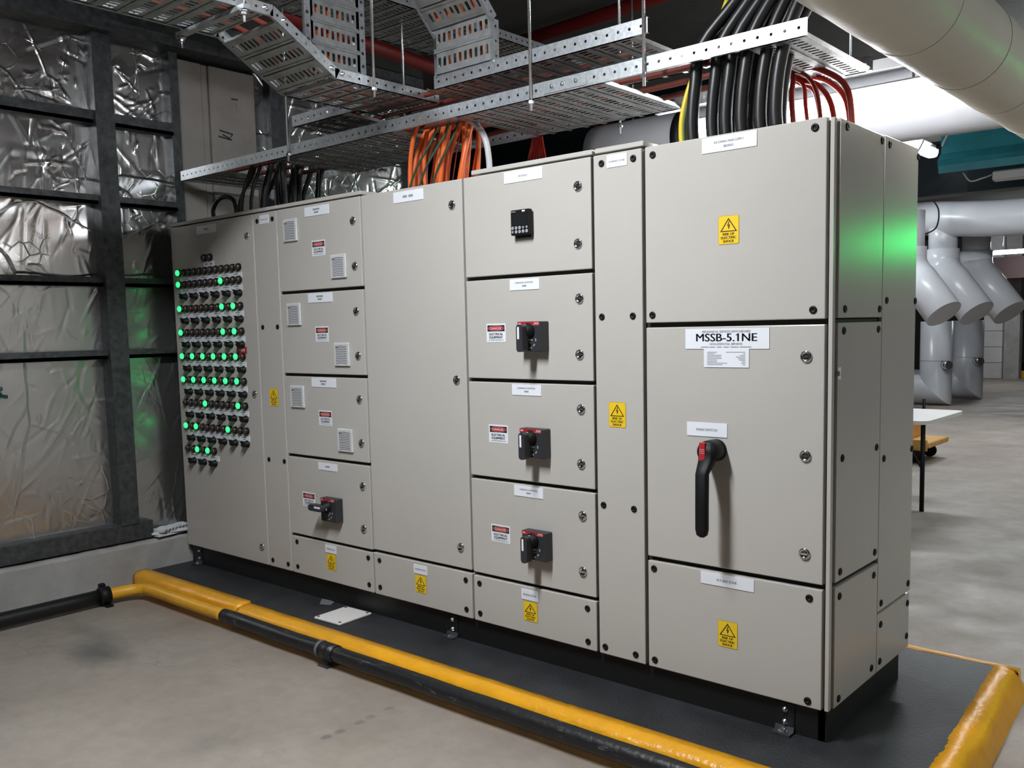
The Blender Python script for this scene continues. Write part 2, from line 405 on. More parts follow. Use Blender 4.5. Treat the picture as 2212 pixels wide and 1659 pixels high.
# concrete upstand with chipped front edge
def upstand():
    ys = np.linspace(-7.6, 2.2, 140); prof = [(-4.42, 0.0), (-4.205, 0.0), (-4.208, 0.12), (-4.212, 0.26), (-4.222, 0.278), (-4.40, 0.29)]
    m_ = MB(); V = []; rnd = random.Random(3)
    for y in ys:
        for k, (x, z) in enumerate(prof):
            jx = rnd.uniform(-.004, .004) if k in (2, 3, 4) else 0; jz = rnd.uniform(-.004, .004) if k in (3, 4) else 0
            V.append((x + jx, y, z + jz))
    n = len(prof); F = [(i * n + k, i * n + k + 1, (i + 1) * n + k + 1, (i + 1) * n + k) for i in range(len(ys) - 1) for k in range(n - 1)]
    m_.add(V, F, CONC); return m_.build('concrete_upstand', wl)
upstand()
def foil(y0, y1, z0, z1, seed, step=0.0085, amp=1.0, ncr=None, direction=None, fm=None):
    rs = np.random.RandomState(seed)
    ny = max(4, int((y1 - y0) / step)); nz = max(4, int((z1 - z0) / step))
    yy, zz = np.meshgrid(np.linspace(y0, y1, ny + 1), np.linspace(z0, z1, nz + 1))
    h = np.zeros_like(yy)
    for _ in range(7):                    # soft billows
        a = rs.uniform(0, PI); k = rs.uniform(3, 9); h += rs.uniform(.0008, .0028) * np.sin(k * (yy * math.cos(a) + zz * math.sin(a)) + rs.uniform(0, 6.28))
    area = (y1 - y0) * (z1 - z0); n = ncr or int(90 * area) + 6
    for i in range(n):                    # creases: narrow tent-shaped ridges, some bent
        cy, cz = rs.uniform(y0, y1), rs.uniform(z0, z1)
        a = rs.normal(direction, 0.5) if (direction is not None and rs.rand() < .75) else rs.uniform(0, PI)
        ln = rs.choice([.05, .09, .16, .28, .45]) * rs.uniform(.6, 1.2); A = rs.uniform(.0012, .0042) * amp * rs.choice([1, 1, -1]); wd = rs.uniform(.010, .018)
        for seg in range(rs.randint(1, 4)):
            dy, dz = math.cos(a), math.sin(a)
            u = (yy - cy) * dy + (zz - cz) * dz; d = np.abs(-(yy - cy) * dz + (zz - cz) * dy)
            h += A * np.clip(1 - d / wd, 0, 1) * np.clip(1.15 - np.abs(u) / (ln / 2) , 0, 1).clip(0, .8)
            cy += dy * ln * .45; cz += dz * ln * .45; a += rs.uniform(-.7, .7); ln *= .7
    e = np.minimum(np.minimum(yy - y0, y1 - yy), np.minimum(zz - z0, z1 - zz)); h *= np.clip(e / .02, .3, 1)
    V = np.stack([XF + h, yy, zz], -1).reshape(-1, 3)
    idx = np.arange((ny + 1) * (nz + 1)).reshape(nz + 1, ny + 1)
    F = np.stack([idx[:-1, :-1], idx[:-1, 1:], idx[1:, 1:], idx[1:, :-1]], -1).reshape(-1, 4)
    me = bpy.data.meshes.new('foil_panel'); me.from_pydata(V.tolist(), [], F.tolist()); me.materials.append(fm or FOIL)
    me.polygons.foreach_set('use_smooth', [True] * len(F)); me.update()
    return put('foil_panel', me, wl)
ZR = [0.40, 1.45, 1.885, 2.37, 2.85, 3.33]                     # rail heights
RAILH = [0, .045, .045, .045, .06, 0]
bays = [(-3.2, -2.0), (-2.0, -0.36), (-0.36, 0.15)]
sd = 11
for bi, (ya, yb) in enumerate(bays):
    for k in range(5):
        sd += 1
        st = .02 if bi == 0 else .0085
        foil(ya, yb, ZR[k] - (.11 if bi == 2 and k == 0 else .01), ZR[k + 1] + .01, sd, st, amp=[.8, .7, 1.0, 1.15, 1.35][k], direction=[1.1, 1.3, 1.45, 1.4, None][k] if bi < 2 else [1.2, 1.5, 1.4, 1.3, 0.0][k], fm=FOIL_S if k < 2 else FOIL)
foil(0.75, 0.84, 0.4, 3.33, 91); foil(0.90, 1.02, 0.4, 3.33, 92); foil(1.02, 2.2, 1.9, 3.33, 93, amp=1.6)
# girts (horizontal C rails): web, lips
def girt(y0, y1, zc, h):
    m_ = MB(); xo = -4.262
    m_.extr([(-4.40, zc - h), (xo, zc - h), (xo, zc - h + .022), (xo - .004, zc - h + .022), (xo - .004, zc - h + .004), (-4.40, zc - h + .004)], 'y', y0, y1, FRAME)
    m_.box(xo - .004, xo, y0, y1, zc - h, zc + h, FRAME); m_.box(-4.40, xo - .004, y0, y1, zc + h - .004, zc + h, FRAME)
    return m_.build('girt', wl)
for (ya, yb) in bays:
    for k in range(1, 5): girt(ya + .02, yb - .04, ZR[k], RAILH[k] * .62)
# studs: C sections standing proud of the foil
def stud(y0, y1, z0, z1, xo=-4.225, lip=.018):
    m_ = MB()
    m_.box(-4.40, xo, y0, y0 + .004, z0, z1, FRAME); m_.box(xo - .004, xo, y0 + .004, y1, z0, z1, FRAME); m_.box(-4.40, xo - .004, y1 - .004, y1, z0, z1, FRAME)
    return m_.build('stud', wl)
stud(-0.40, -0.285, 0.40, 3.33); stud(-2.06, -1.95, 0.40, 3.33); stud(-3.3, -3.2, .4, 3.33)
stud(0.105, 0.165, 0.40, 3.36, -4.27); stud(0.84, 0.90, 0.40, 3.33, -4.26); stud(0.905, 0.99, .4, 3.33, -4.30); stud(2.16, 2.25, .4, 3.33, -4.26)
mb = MB(); mb.cbox(-4.40, -4.235, -7.6, -.19, 0.292, 0.405, .006, FRAME); mb.build('bottom_track', wl)
mb = MB(); mb.box(-4.40, -4.15, -7.6, 2.2, 3.33, 3.52, FRAME); mb.build('top_beam', wl)
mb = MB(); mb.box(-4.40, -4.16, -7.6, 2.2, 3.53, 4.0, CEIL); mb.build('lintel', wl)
# concrete panels with open joints, scribbled marks
for (ya, yb) in ((0.168, 0.352), (0.358, 0.405), (0.41, 0.752)):
    m_ = MB(); m_.cbox(-4.40, -4.315 - (.012 if yb < .41 and ya > .3 else 0), ya, yb, 0.29, 3.31, .004, CPANEL)
    o_ = m_.build('concrete_panel', wl)
    if ya > .4:
        q = MB()
        for (y_, z_, dy, dz) in ((.46, 2.86, .10, -.012), (.47, 2.90, .10, -.014), (.49, 2.875, .06, -.02), (.55, 2.868, .02, .02), (.57, 3.12, .05, .0), (.60, 3.10, .012, -.05), (.61, 3.0, .006, -.09)):
            q.add([(-4.3145, y_, z_), (-4.3145, y_ + dy, z_ + dz), (-4.3145, y_ + dy, z_ + dz + .01), (-4.3145, y_, z_ + .01)], [(0, 1, 2, 3)], INK)
        q.build('pen_mark', o_, fix=False)

# ------------------------------------------------------------------ equipment pad with yellow painted edge
ZP = 0.098
pad = thing('equipment_pad', 'low concrete pad with black mat top and yellow painted edge under the switchboard', 'pad', (-1.9, .4, 0))
mb = MB(); mb.box(-4.2, 0.30, -0.33, 1.15, 0, ZP - .012, CONC); mb.build('slab', pad)
mb = MB(); mb.box(-4.2, -3.075, -0.275, 1.15, ZP - .012, ZP - .0005, RUBBER); mb.build('top_mat', pad)
mb = MB(); mb.add([(-3.07, -.275, ZP), (.36, -.275, ZP), (.276, 1.15, ZP), (-3.07, 1.15, ZP), (-3.07, -.275, ZP - .012), (.36, -.275, ZP - .012), (.276, 1.15, ZP - .012), (-3.07, 1.15, ZP - .012)],
                  [(0, 1, 2, 3), (7, 6, 5, 4), (0, 4, 5, 1), (1, 5, 6, 2), (2, 6, 7, 3), (3, 7, 4, 0)], RUBBER); mb.build('top_mat', pad)
def kerb(p0, p1, inner, prof, n, seed, jit=.004):
    """sweep a rough rounded profile from p0 to p1; prof = (outward offset, z)."""
    rnd = random.Random(seed); m_ = MB(); V = []; A = Vector((*p0, 0)); B = Vector((*p1, 0)); D = (B - A); Nn = Vector((D.y, -D.x, 0)).normalized() * inner
    k = len(prof); drift = [0.0] * k
    for i in range(n + 1):
        P = A + D * (i / n)
        for j, (o, z) in enumerate(prof):
            e = 1 if 0 < j < k - 1 else .3
            drift[j] = drift[j] * .75 + rnd.uniform(-jit, jit) * .6 * e
            V.append((P.x + Nn.x * (o + drift[j]), P.y + Nn.y * (o + drift[j]), max(0, z + drift[j] * (.5 if 0 < j < k - 1 else 0))))
    F = [(i * k + j, i * k + j + 1, (i + 1) * k + j + 1, (i + 1) * k + j) for i in range(n) for j in range(k - 1)]
    F += [tuple(range(k)), tuple(n * k + j for j in reversed(range(k)))]
    m_.add(V, F, KERB, True)
    o = m_.build('painted_edge', pad); return o
PF = [(0, ZP - .01), (0, ZP + .002), (.045, ZP + .004), (.082, ZP - .002), (.097, ZP - .022), (.100, .045), (.105, .012), (.108, 0)]
PF2 = [(o, z + (.009 if z > .05 else 0)) for o, z in PF]
kerb((-4.205, -.262), (-3.076, -.258), 1, PF2, 30, 1)
kerb((-3.068, -.264), (.47, -.258), 1, PF, 110, 2)
kerb((.352, -.27), (.268, 1.17), 1, [(0, ZP - .01), (0, ZP + .002), (.045, ZP + .003), (.075, ZP - .008), (.095, ZP - .03), (.112, .03), (.125, 0)], 60, 3, .005)
kerb((.36, 1.15), (-4.2, 1.17), 1, [(0, ZP - .01), (0, ZP + .002), (.03, ZP + .002), (.05, ZP - .01), (.06, 0)], 60, 4)
# worn scrap of bare surface on the mat
mb = MB(); mb.add([(-2.818, 0.019, ZP + .0012), (-2.748, -0.048, ZP + .0012), (-2.688, -0.023, ZP + .0012), (-2.718, 0.027, ZP + .0012), (-2.778, 0.037, ZP + .0012)], [(0, 1, 2, 3, 4)], mat('bare_patch', (.16, .16, .17), .7)); mb.build('worn_patch', pad, fix=False)

# ------------------------------------------------------------------ switchboard shared small parts (meshes facing -Y)
def shared(mb, name): 
    me = mb.mesh(name); bm = bmesh.new(); bm.from_mesh(me); bmesh.ops.recalc_face_normals(bm, faces=bm.faces); bm.to_mesh(me); bm.free(); return me
AX = (0, -1, 0)
def lamp_mesh(lens):
    m_ = MB(); m_.lathe([(.0215, 0), (.0215, .012), (.0200, .0145), (.0178, .0145), (.0170, .022), (.011, .0265), (0, .028)], AX, (0, 0, 0), BLACK, 16, mts=[BLACK, BLACK, BLACK, lens, lens, lens]); return shared(m_, 'pilot_lamp')
LAMP_ON, LAMP_OFF, LAMP_RD = lamp_mesh(LENS_ON), lamp_mesh(LENS_OFF), lamp_mesh(LENS_RED)
def knob_mesh():
    m_ = MB(); m_.lathe([(.0215, 0), (.0215, .006), (.0175, .009), (.0160, .028), (0, .030)], AX, (0, 0, 0), BLACK, 16)
    a = math.radians(-40); ca, sa = math.cos(a), math.sin(a)
    def rot(x, z): return (x * ca - z * sa, x * sa + z * ca)
    for (x0, x1, y0, y1, hw, mt) in ((-.022, .016, -.045, -.024, .006, BLACK), (-.0225, -.005, -.0458, -.0452, .003, WHITE)):
        V = []
        for x in (x0, x1):
            for y in (y0, y1):
                for z in (-hw, hw):
                    X, Z = rot(x, z); V.append((X, y, Z))
        m_.add(V, [(0, 1, 3, 2), (4, 6, 7, 5), (0, 4, 5, 1), (2, 3, 7, 6), (0, 2, 6, 4), (1, 5, 7, 3)], mt)
    return shared(m_, 'selector_knob')
KNOB = knob_mesh()
def lock_mesh():
    m_ = MB(); m_.lathe([(.021, 0), (.021, .003), (.018, .007), (.0135, .007), (.011, .002), (.006, .002), (0, .0025)], AX, (0, 0, 0), CHROME, 20, mts=[CHROME] * 4 + [BLACK, CHROME])
    m_.box(-.011, .011, -.0068, -.002, -.0035, .0035, CHROME); return shared(m_, 'quarter_turn_lock')
LOCK = lock_mesh()
def screw_mesh(ax): 
    m_ = MB(); m_.lathe([(.0132, 0), (.0132, .003), (.0105, .0045), (.006, .0045), (.005, .002), (0, .002)], ax, (0, 0, 0), BLACK, 14); return shared(m_, 'cover_screw')
SCREW, SCREWX = screw_mesh(AX), screw_mesh((1, 0, 0))
def vent_mesh():
    m_ = MB(); w_ = .060
    m_.cbox(-w_, w_, -.011, 0, -w_, w_, .003, VENTP)
    for i in range(11):
        z = .043 - i * .0088
        m_.poly([(-.044, z - .006), (-.006, z - .0015), (.044, z - .0045), (.044, z - .001), (-.006, z + .002), (-.044, z - .0025)], -.0113, mat('vent_slot', (.10, .10, .11), .7))
    m_.rect(-.046, -.020, .030, .043, -.0115, mat('vent_badge', (.22, .22, .24), .6))
    return shared(m_, 'vent_grille')
VENT = vent_mesh()
def warn_mesh(h):
    m_ = MB(); w_ = .040
    m_.poly(rrect(-w_, w_, -h / 2, h / 2, .006), -.0010, mat('sign_edge', (.45, .30, .03), .5)); m_.poly(rrect(-w_ + .0015, w_ - .0015, -h / 2 + .0015, h / 2 - .0015, .005), -.0014, YEL)
    s_ = h / .1; zt, zb, hw, t = h / 2 - .008, -.006 * s_, .033, .0042
    A, Bp, D = (0, zt), (-hw, zb), (hw, zb)
    cx, cz = 0, zb + (zt - zb) / 3; kf = .80
    ins = [(cx + (p[0] - cx) * kf, cz + (p[1] - cz) * kf) for p in (A, Bp, D)]; out = [A, Bp, D]
    for i in range(3):
        j = (i + 1) % 3; m_.poly([out[i], out[j], ins[j], ins[i]], -.0018, INKB)
    q = (zt - zb) / .056
    m_.poly([(.001, zb + .043 * q), (-.006, zb + .022 * q), (.0, zb + .024 * q), (-.002, zb + .016 * q), (.001, zb + .009 * q), (.003, zb + .017 * q), (.006, zb + .030 * q), (-.001, zb + .027 * q), (.004, zb + .042 * q)], -.0018, INKB)
    for i, t_ in enumerate(('RISK OF', 'ELECTRIC', 'SHOCK')):
        m_.text(t_, 0, zb - (.0125 + i * .0125) * s_, .0125 * s_, -.0018, INKB, (.044, .058, .042)[i], .0006)
    return m_.mesh('shock_sign')
WARN_T, WARN_S = warn_mesh(.100), warn_mesh(.088)
def danger_mesh():
    m_ = MB(); w_, h_ = .056, .040
    m_.poly(rrect(-w_, w_, -h_, h_, .004), -.0010, WHITE)
    m_.rect(-.050, .050, .006, .033, -.0014, INK)
    m_.poly([(.046 * math.cos(2 * PI * k / 24), .0195 + .0115 * math.sin(2 * PI * k / 24)) for k in range(24)], -.0017, mat('sign_pink', (.6, .32, .32), .5))
    m_.poly([(.044 * math.cos(2 * PI * k / 24), .0195 + .0102 * math.sin(2 * PI * k / 24)) for k in range(24)], -.0020, RED)
    m_.text('DANGER', 0, .0140, .0155, -.0023, mat('sign_text_pink', (.8, .55, .52), .5), .064, .0006)
    m_.text('ELECTRICAL', 0, -.0105, .0145, -.0016, INK, .080, .0006); m_.text('EQUIPMENT', 0, -.0245, .0145, -.0016, INK, .078, .0006); m_.text('AUTHORISED PERSONNEL ONLY', 0, -.0335, .0065, -.0016, INK, .090)
    return m_.mesh('danger_sign')
DANGER = danger_mesh()
def breaker_body():
    m_ = MB(); m_.cbox(-.066, .066, -.045, 0, -.062, .062, .003, DKGREY)
    m_.rect(-.066, .052, .046, .061, -.0456, RED); m_.text('ABB', -.054, .0495, .011, -.0460, WHITE, .016)
    for k in range(3): m_.rect(-.024 + k * .001, .050, .0475, .0490, -.0460 - k * .0001, mat('sign_pink', (.6, .32, .32), .5)) if k == 0 else None
    m_.rect(.024, .050, .051, .058, -.0459, mat('sign_pink', (.6, .32, .32), .5))
    m_.rect(-.006, .014, -.018, -.0105, -.0456, WHITE)
    for (x, z, a) in ((.003, -.026, 0), (.032, -.014, PI / 2), (.023, -.036, .8), (.005, -.047, 0)):
        P = [(-.006, -.003), (.006, -.003), (.006, .003), (-.006, .003)]
        m_.poly([(x + p * math.cos(a) - q * math.sin(a), z + p * math.sin(a) + q * math.cos(a)) for p, q in P], -.0456, INKG)
    return shared(m_, 'rotary_isolator')
def breaker_handle():                    # lever hanging down from its pivot
    m_ = MB(); m_.lathe([(.034, 0), (.034, .006), (.026, .012), (.024, .030), (0, .032)], AX, (0, -.045, 0), BLACK, 20)
    prof = rrect(-.0165, .0165, -.085, .028, .013, 4)
    n = len(prof); V = [(x, -.105, z) for x, z in prof] + [(x * 1.0, -.068, z) for x, z in prof]
    F = [tuple(range(n)), tuple(reversed(range(n, 2 * n)))] + [(i, (i + 1) % n, n + (i + 1) % n, n + i) for i in range(n)]
    m_.add(V, F, DKGREY); m_.rect(-.010, .000, -.032, .018, -.1055, WHITE)
    m_.add([(-.010, -.1055, .018), (.0, -.1055, .018), (.010, -.07, .0285), (.0, -.07, .0285)], [(0, 1, 2, 3)], WHITE)
    return shared(m_, 'switch_handle')
BRK, BRKH = breaker_body(), breaker_handle()

def label_plate(parent, x0, x1, z0, z1, lines=(), bars=(), name='label_plate', nick=False, y=0.0):
    cx, cz = (x0 + x1) / 2, (z0 + z1) / 2; w_, h_ = (x1 - x0) / 2, (z1 - z0) / 2
    m_ = MB(); m_.box(-w_, w_, -.0025, 0, -h_, h_, WHITE)
    for (t, dz, size, width) in lines: m_.text(t, 0, dz, size, -.0029, INKG if size < .02 else INK, width, .0011 if size > .02 else .0003)
    for (a, b, dz, t) in bars: m_.rect(a, b, dz, dz + t, -.0029, INKG)
    return m_.build(name, parent, (cx, y, cz), fix=False)

ZB, ZT = 0.22, 2.22
COLS = [-4.178, -3.272, -3.047, -2.346, -1.650, -0.947, -0.711, 0.0]
CUB = []
NAMES = [('pilot_light_cubicle', 'tall grey control cubicle covered in rows of green pilot lamps', 'cabinet'),
         ('busbar_cover_cubicle', 'narrow grey busbar cubicle next to the pilot lamp cubicle', 'cabinet'),
         ('starter_cubicle', 'grey cubicle with vented doors and one small switch', 'cabinet'),
         ('blank_door_cubicle', 'grey cubicle with one plain tall door above a short cover', 'cabinet'),
         ('feeder_cubicle', 'grey cubicle with digital meter and three rotary breaker handles', 'cabinet'),
         ('busbar_cover_cubicle', 'narrow grey busbar cubicle beside the main switch cubicle', 'cabinet'),
         ('main_switch_cubicle', 'grey end cubicle with long black main switch handle and MSSB nameplate', 'cabinet')]
for i, (n_, l_, c_) in enumerate(NAMES):
    x0, x1 = COLS[i], COLS[i + 1]
    t = thing(n_, l_, c_, ((x0 + x1) / 2, .42, ZB), 'cubicles of the switchboard'); CUB.append(t)
    m_ = MB(); top = 2.212
    V = [(x, y, z) for x in (x0 + .001, x1 - .001) for y in (.028, .835) for z in (ZB, top)]
    m_.add(V, [(0, 1, 3, 2), (4, 6, 7, 5), (2, 3, 7, 6), (0, 2, 6, 4), (1, 5, 7, 3)], PAINT); m_.add(V, [(0, 4, 5, 1)], PAINTD)
    m_.build('enclosure', t, fix=False)
def door(i, z0, z1, name='door', g=.006, gz=.008):
    x0, x1 = COLS[i] + g, COLS[i + 1] - g; a, b = z0 + gz, z1 - gz
    if z0 <= ZB + .001: a = z0
    if z1 >= ZT - .001: b = z1
    cx, cz = (x0 + x1) / 2, (a + b) / 2
    m_ = MB(); m_.cbox(x0 - cx, x1 - cx, 0, .027, a - cz, b - cz, .0035, PAINT, 2)
    return m_.build(name, CUB[i], (cx, 0, cz))
def rep(me, name, parent, pts, y=-.0002):
    for (x, z) in pts: put(name, me, parent, (x, y, z))
def cap(i, j, x0, x1, z0=2.228, z1=2.247):
    m_ = MB(); m_.cbox(x0, x1, .004, .80, z0, z1, .002, PAINT); m_.box(x0 + .01, x1 - .01, .05, .78, 2.212, z0, PAINTD)
    m_.build('roof_strip', CUB[i])
cap(0, 0, -4.176, -3.276); cap(1, 0, -3.272, -3.05); cap(2, 0, -3.046, -2.348); cap(4, 0, -1.600, -.949); cap(5, 0, -.936, -.713)

# -- column 1: pilot lamps
d = door(0, ZB, ZT)
label_plate(d, -3.865, -3.652, 2.155, 2.203, bars=((-.022, .022, -.005, .010),))
rep(LOCK, 'quarter_turn_lock', d, ((-3.338, 2.105), (-3.336, 1.212), (-3.336, .322)))
XL = [-4.085 + k * .0596 for k in range(12)]
ROWS = [(1.938, {0}), (1.867, {0, 8}), (1.718, {0, 8, 10}), (1.572, {0, 8, 10}), (1.426, {0, 2, 4, 6, 8, 10}), (1.282, {0, 2, 4, 6, 8, 10}), (1.139, {4, 10}), (.993, {0, 2, 8})]
for r_, (z, on) in enumerate(ROWS):
    for k in range(12): put('pilot_lamp', LAMP_ON if k in on else (LAMP_RD if k in (3, 11) and r_ in (2, 3, 4) else LAMP_OFF), d, (XL[k], -.0002, z))
    bars = [(-.335 + q * .1126 + .02 + (q % 2) * .006, -.335 + q * .1126 + .09 - (q % 3) * .008, .004, .006) for q in range(6)] + [(-.335 + q * .1126 + .045, -.335 + q * .1126 + .07, -.008, .005) for q in range(6)]
    label_plate(d, -4.082, -3.407, z - .062, z - .030, bars=bars, name='label_strip')
    if r_: 
        for q in range(6): put('selector_knob', KNOB, d, (-4.028 + q * .1192, -.0002, z - .076))
for k in range(6): put('pilot_lamp', LAMP_ON if k in (2, 4) else LAMP_OFF, d, (XL[k], -.0002, .850))
label_plate(d, -4.082, -3.745, .788, .820, bars=[(-.15 + q * .11, -.09 + q * .11, .002, .006) for q in range(3)], name='label_strip')
for q in range(3): put('selector_knob', KNOB, d, (-4.028 + q * .1192, -.0002, .774))
for x in (-3.785, -3.725): put('pilot_lamp', LAMP_OFF, d, (x, -.0002, 2.013))
label_plate(d, -3.806, -3.692, 1.958, 1.990, bars=((-.04, -.012, -.006, .012), (.012, .04, -.006, .012)), name='label_strip')
m_ = MB(); m_.box(-.050, .050, -.0025, 0, -.020, .020, RED); m_.rect(-.035, .035, -.006, .008, -.0029, mat('sign_pink', (.6, .32, .32), .5)); m_.build('red_label', d, (-3.445, 0, 1.462))
# -- column 2: narrow cover
d = door(1, ZB, ZT, 'cover_panel')
label_plate(d, -3.207, -3.122, 2.158, 2.206, lines=(('BUSBAR ZONE', -.005, .011, .066),))
rep(SCREW, 'cover_screw', d, ((-3.233, 2.177), (-3.088, 2.177), (-3.225, 1.591), (-3.084, 1.591), (-3.225, .843), (-3.078, .843), (-3.233, .258), (-3.085, .258)))
put('shock_sign', WARN_T, d, (-3.150, 0, 1.199))
# -- column 3: starters
G3 = [ZT, 1.773, 1.329, .884, .437, ZB]
for k in range(4):
    d = door(2, G3[k + 1], G3[k])
    zt = G3[k]
    if k < 3:
        label_plate(d, -2.797, -2.594, zt - .061, zt - .013, bars=((-.03, .026, .003, .009), (-.02, .016, -.012, .009)))
        put('vent_grille', VENT, d, (-2.923, 0, zt - .118)); put('vent_grille', VENT, d, (-2.528, 0, zt - .332))
        put('danger_sign', DANGER, d, (-2.692, 0, zt - (.228, .226, .224)[k]))
        rep(LOCK, 'quarter_turn_lock', d, ((-2.407, zt - .115), (-2.405, zt - .338)))
    else:
        label_plate(d, -2.770, -2.610, .825, .864, bars=((-.018, .018, -.004, .009),))
        put('danger_sign', DANGER, d, (-2.866, 0, .650))
        put('rotary_isolator', BRK, d, (-2.642, 0, .624))
        h = put('switch_handle', BRKH, d, (-2.652, 0, .640)); h.rotation_euler = (0, PI / 2, 0)
        rep(LOCK, 'quarter_turn_lock', d, ((-2.408, .769), (-2.412, .547)))
d = door(2, ZB, G3[4], 'cover_panel')
label_plate(d, -2.739, -2.647, .378, .420, lines=(('BUSBAR ZONE', -.004, .012, .072),)); put('shock_sign', WARN_S, d, (-2.693, 0, .329))
rep(SCREW, 'cover_screw', d, ((-2.993, .399), (-2.386, .399), (-2.995, .258), (-2.386, .258)))
# -- column 4
d = door(3, .443, ZT)
label_plate(d, -2.103, -1.900, 2.157, 2.207, bars=((-.036, -.006, -.006, .011), (.004, .034, -.006, .011)))
rep(LOCK, 'quarter_turn_lock', d, ((-1.716, 2.111), (-1.717, 1.327), (-1.720, .550)))
d = door(3, ZB, .443, 'cover_panel')
label_plate(d, -2.045, -1.952, .377, .421, lines=(('BUSBAR ZONE', -.004, .012, .072),)); put('shock_sign', WARN_S, d, (-1.999, 0, .327))
rep(SCREW, 'cover_screw', d, ((-2.299, .399), (-1.694, .399), (-2.300, .260), (-1.694, .260)))
# -- column 5
G5 = [ZT, 1.777, 1.330, .890, .440, ZB]
for k in range(4):
    d = door(4, G5[k + 1], G5[k]); zt = G5[k]
    rep(LOCK, 'quarter_turn_lock', d, ((-1.015, zt - .107), (-1.018, zt - .332 - (.01 if k == 3 else 0))))
    if k == 0:
        label_plate(d, -1.403, -1.195, 2.166, 2.214, lines=(('METERING', -.005, .012, .05),))
        m_ = MB(); m_.box(-.040, .045, -.012, 0, -.062, .045, DKGREY); m_.cbox(-.050, .050, -.034, -.010, -.052, .052, .003, BLACK)
        mt = m_.build('digital_meter', d, (-1.295, 0, 1.995))
        # display, keys and print stay on the meter's face as one mesh each
        m_.v = []; m_.f = []; m_.m = []; m_.sm = []; m_.mats = []
        m_ = mt
        q = MB(); q.rect(-.040, .040, -.012, .036, -.0348, mat('display_dark', (.012, .014, .016), .15)); q.rect(-.046, -.020, .043, .046, -.0347, INKG); q.rect(.014, .030, .042, .048, -.0347, WHITE)
        for j in range(10):
            x, z = -.038 + (j % 5) * .019, -.022 - (j // 5) * .016; r_ = .0068 if j not in (3, 4, 5) else .005
            q.poly([(x + r_ * math.cos(2 * PI * a / 14), z + r_ * math.sin(2 * PI * a / 14)) for a in range(14)], -.0349, mat('meter_key', (.42, .43, .46), .5))
            q.rect(x - .0018, x + .0018, z - .002, z + .002, -.0351, DKGREY)
        me_ = q.mesh('meter_face'); bmf = bmesh.new(); bmf.from_mesh(mt.data); off = len(mt.data.materials)
        for mm_ in me_.materials: mt.data.materials.append(mm_)
        for p_ in me_.polygons: p_.material_index += off
        bmf.from_mesh(me_); bmf.to_mesh(mt.data); bmf.free()
    else:
        label_plate(d, -1.384, -1.222, zt - .060, zt - .014, lines=(('SUBMAIN CONTROL', .004, .010, .10),), bars=((-.012, .012, -.010, .007),))
        put('danger_sign', DANGER, d, (-1.470, 0, zt - (.239, .235, .243)[k - 1]))
        zc = zt - (.256, .258, .258)[k - 1]
        put('rotary_isolator', BRK, d, (-1.243, 0, zc)); put('switch_handle', BRKH, d, (-1.250, 0, zc + .022))
d = door(4, ZB, G5[4], 'cover_panel')
label_plate(d, -1.355, -1.261, .373, .419, lines=(('BUSBAR ZONE', -.004, .012, .072),)); put('shock_sign', WARN_S, d, (-1.306, 0, .323))
rep(SCREW, 'cover_screw', d, ((-1.607, .398), (-.998, .396), (-1.607, .258), (-.997, .255)))
# -- column 6
d = door(5, ZB, ZT, 'cover_panel', .007)
label_plate(d, -.875, -.781, 2.165, 2.212, lines=(('BUSBAR ZONE', -.005, .010, .072),)); put('shock_sign', WARN_T, d, (-.839, 0, 1.208))
rep(SCREW, 'cover_screw', d, ((-.900, 2.186), (-.754, 2.186), (-.907, 1.594), (-.762, 1.594), (-.910, .840), (-.765, .840), (-.910, .252), (-.763, .252)))
# -- column 7: main switch
d = door(6, 1.557, ZT, 'cover_panel', .008, .009)
label_plate(d, -.462, -.252, 2.161, 2.214, lines=(('INCOMING MAIN SUPPLY', .002, .012, .115), ('BEHIND', -.014, .012, .038)))
put('shock_sign', WARN_T, d, (-.358, 0, 1.886))
rep(SCREW, 'cover_screw', d, ((-.668, 2.187), (-.048, 2.19), (-.674, 1.595), (-.049, 1.597)))
d = door(6, .654, 1.557, 'door', .008, .009)
label_plate(d, -.532, -.203, 1.467, 1.540, lines=(('MECHANICAL SERVICES SWITCHBOARD', .0215, .0115, .190), ('MSSB-5.1NE', -.009, .040, .238), ('NON-ESSENTIAL SERVICES', -.0225, .0105, .128)),
            bars=[(-.10 + a, -.10 + b, -.0315, .0035) for a, b in ((0, .032), (.035, .058), (.064, .084), (.09, .112), (.118, .150), (.154, .198))], name='nameplate')
label_plate(d, -.456, -.279, 1.401, 1.467, bars=[(-.075, -.075 + l_, .020 - k * .0056, .0026) for k, l_ in enumerate((.040, .030, .058, .056, .058, .040, .040, .080, .062))] + [(.075 - l_, .075, .020 - k * .0056, .0026) for k, l_ in enumerate((.075, .008, .02, .036, .028, .024, .012, .016, .010))], name='rating_plate')
label_plate(d, -.527, -.363, 1.147, 1.197, lines=(('MAIN SWITCH', -.005, .013, .085),))
rep(LOCK, 'quarter_turn_lock', d, ((-.071, 1.441), (-.071, 1.103), (-.071, .764)))
m_ = MB()
m_.lathe([(.040, 0), (.040, .012), (.037, .016)], AX, (0, 0, 0), BLACK, 28)
m_.lathe([(.037, .016), (.041, .022), (.041, .072), (.034, .082), (0, .084)], AX, (0, 0, 0), BLACK, 28)
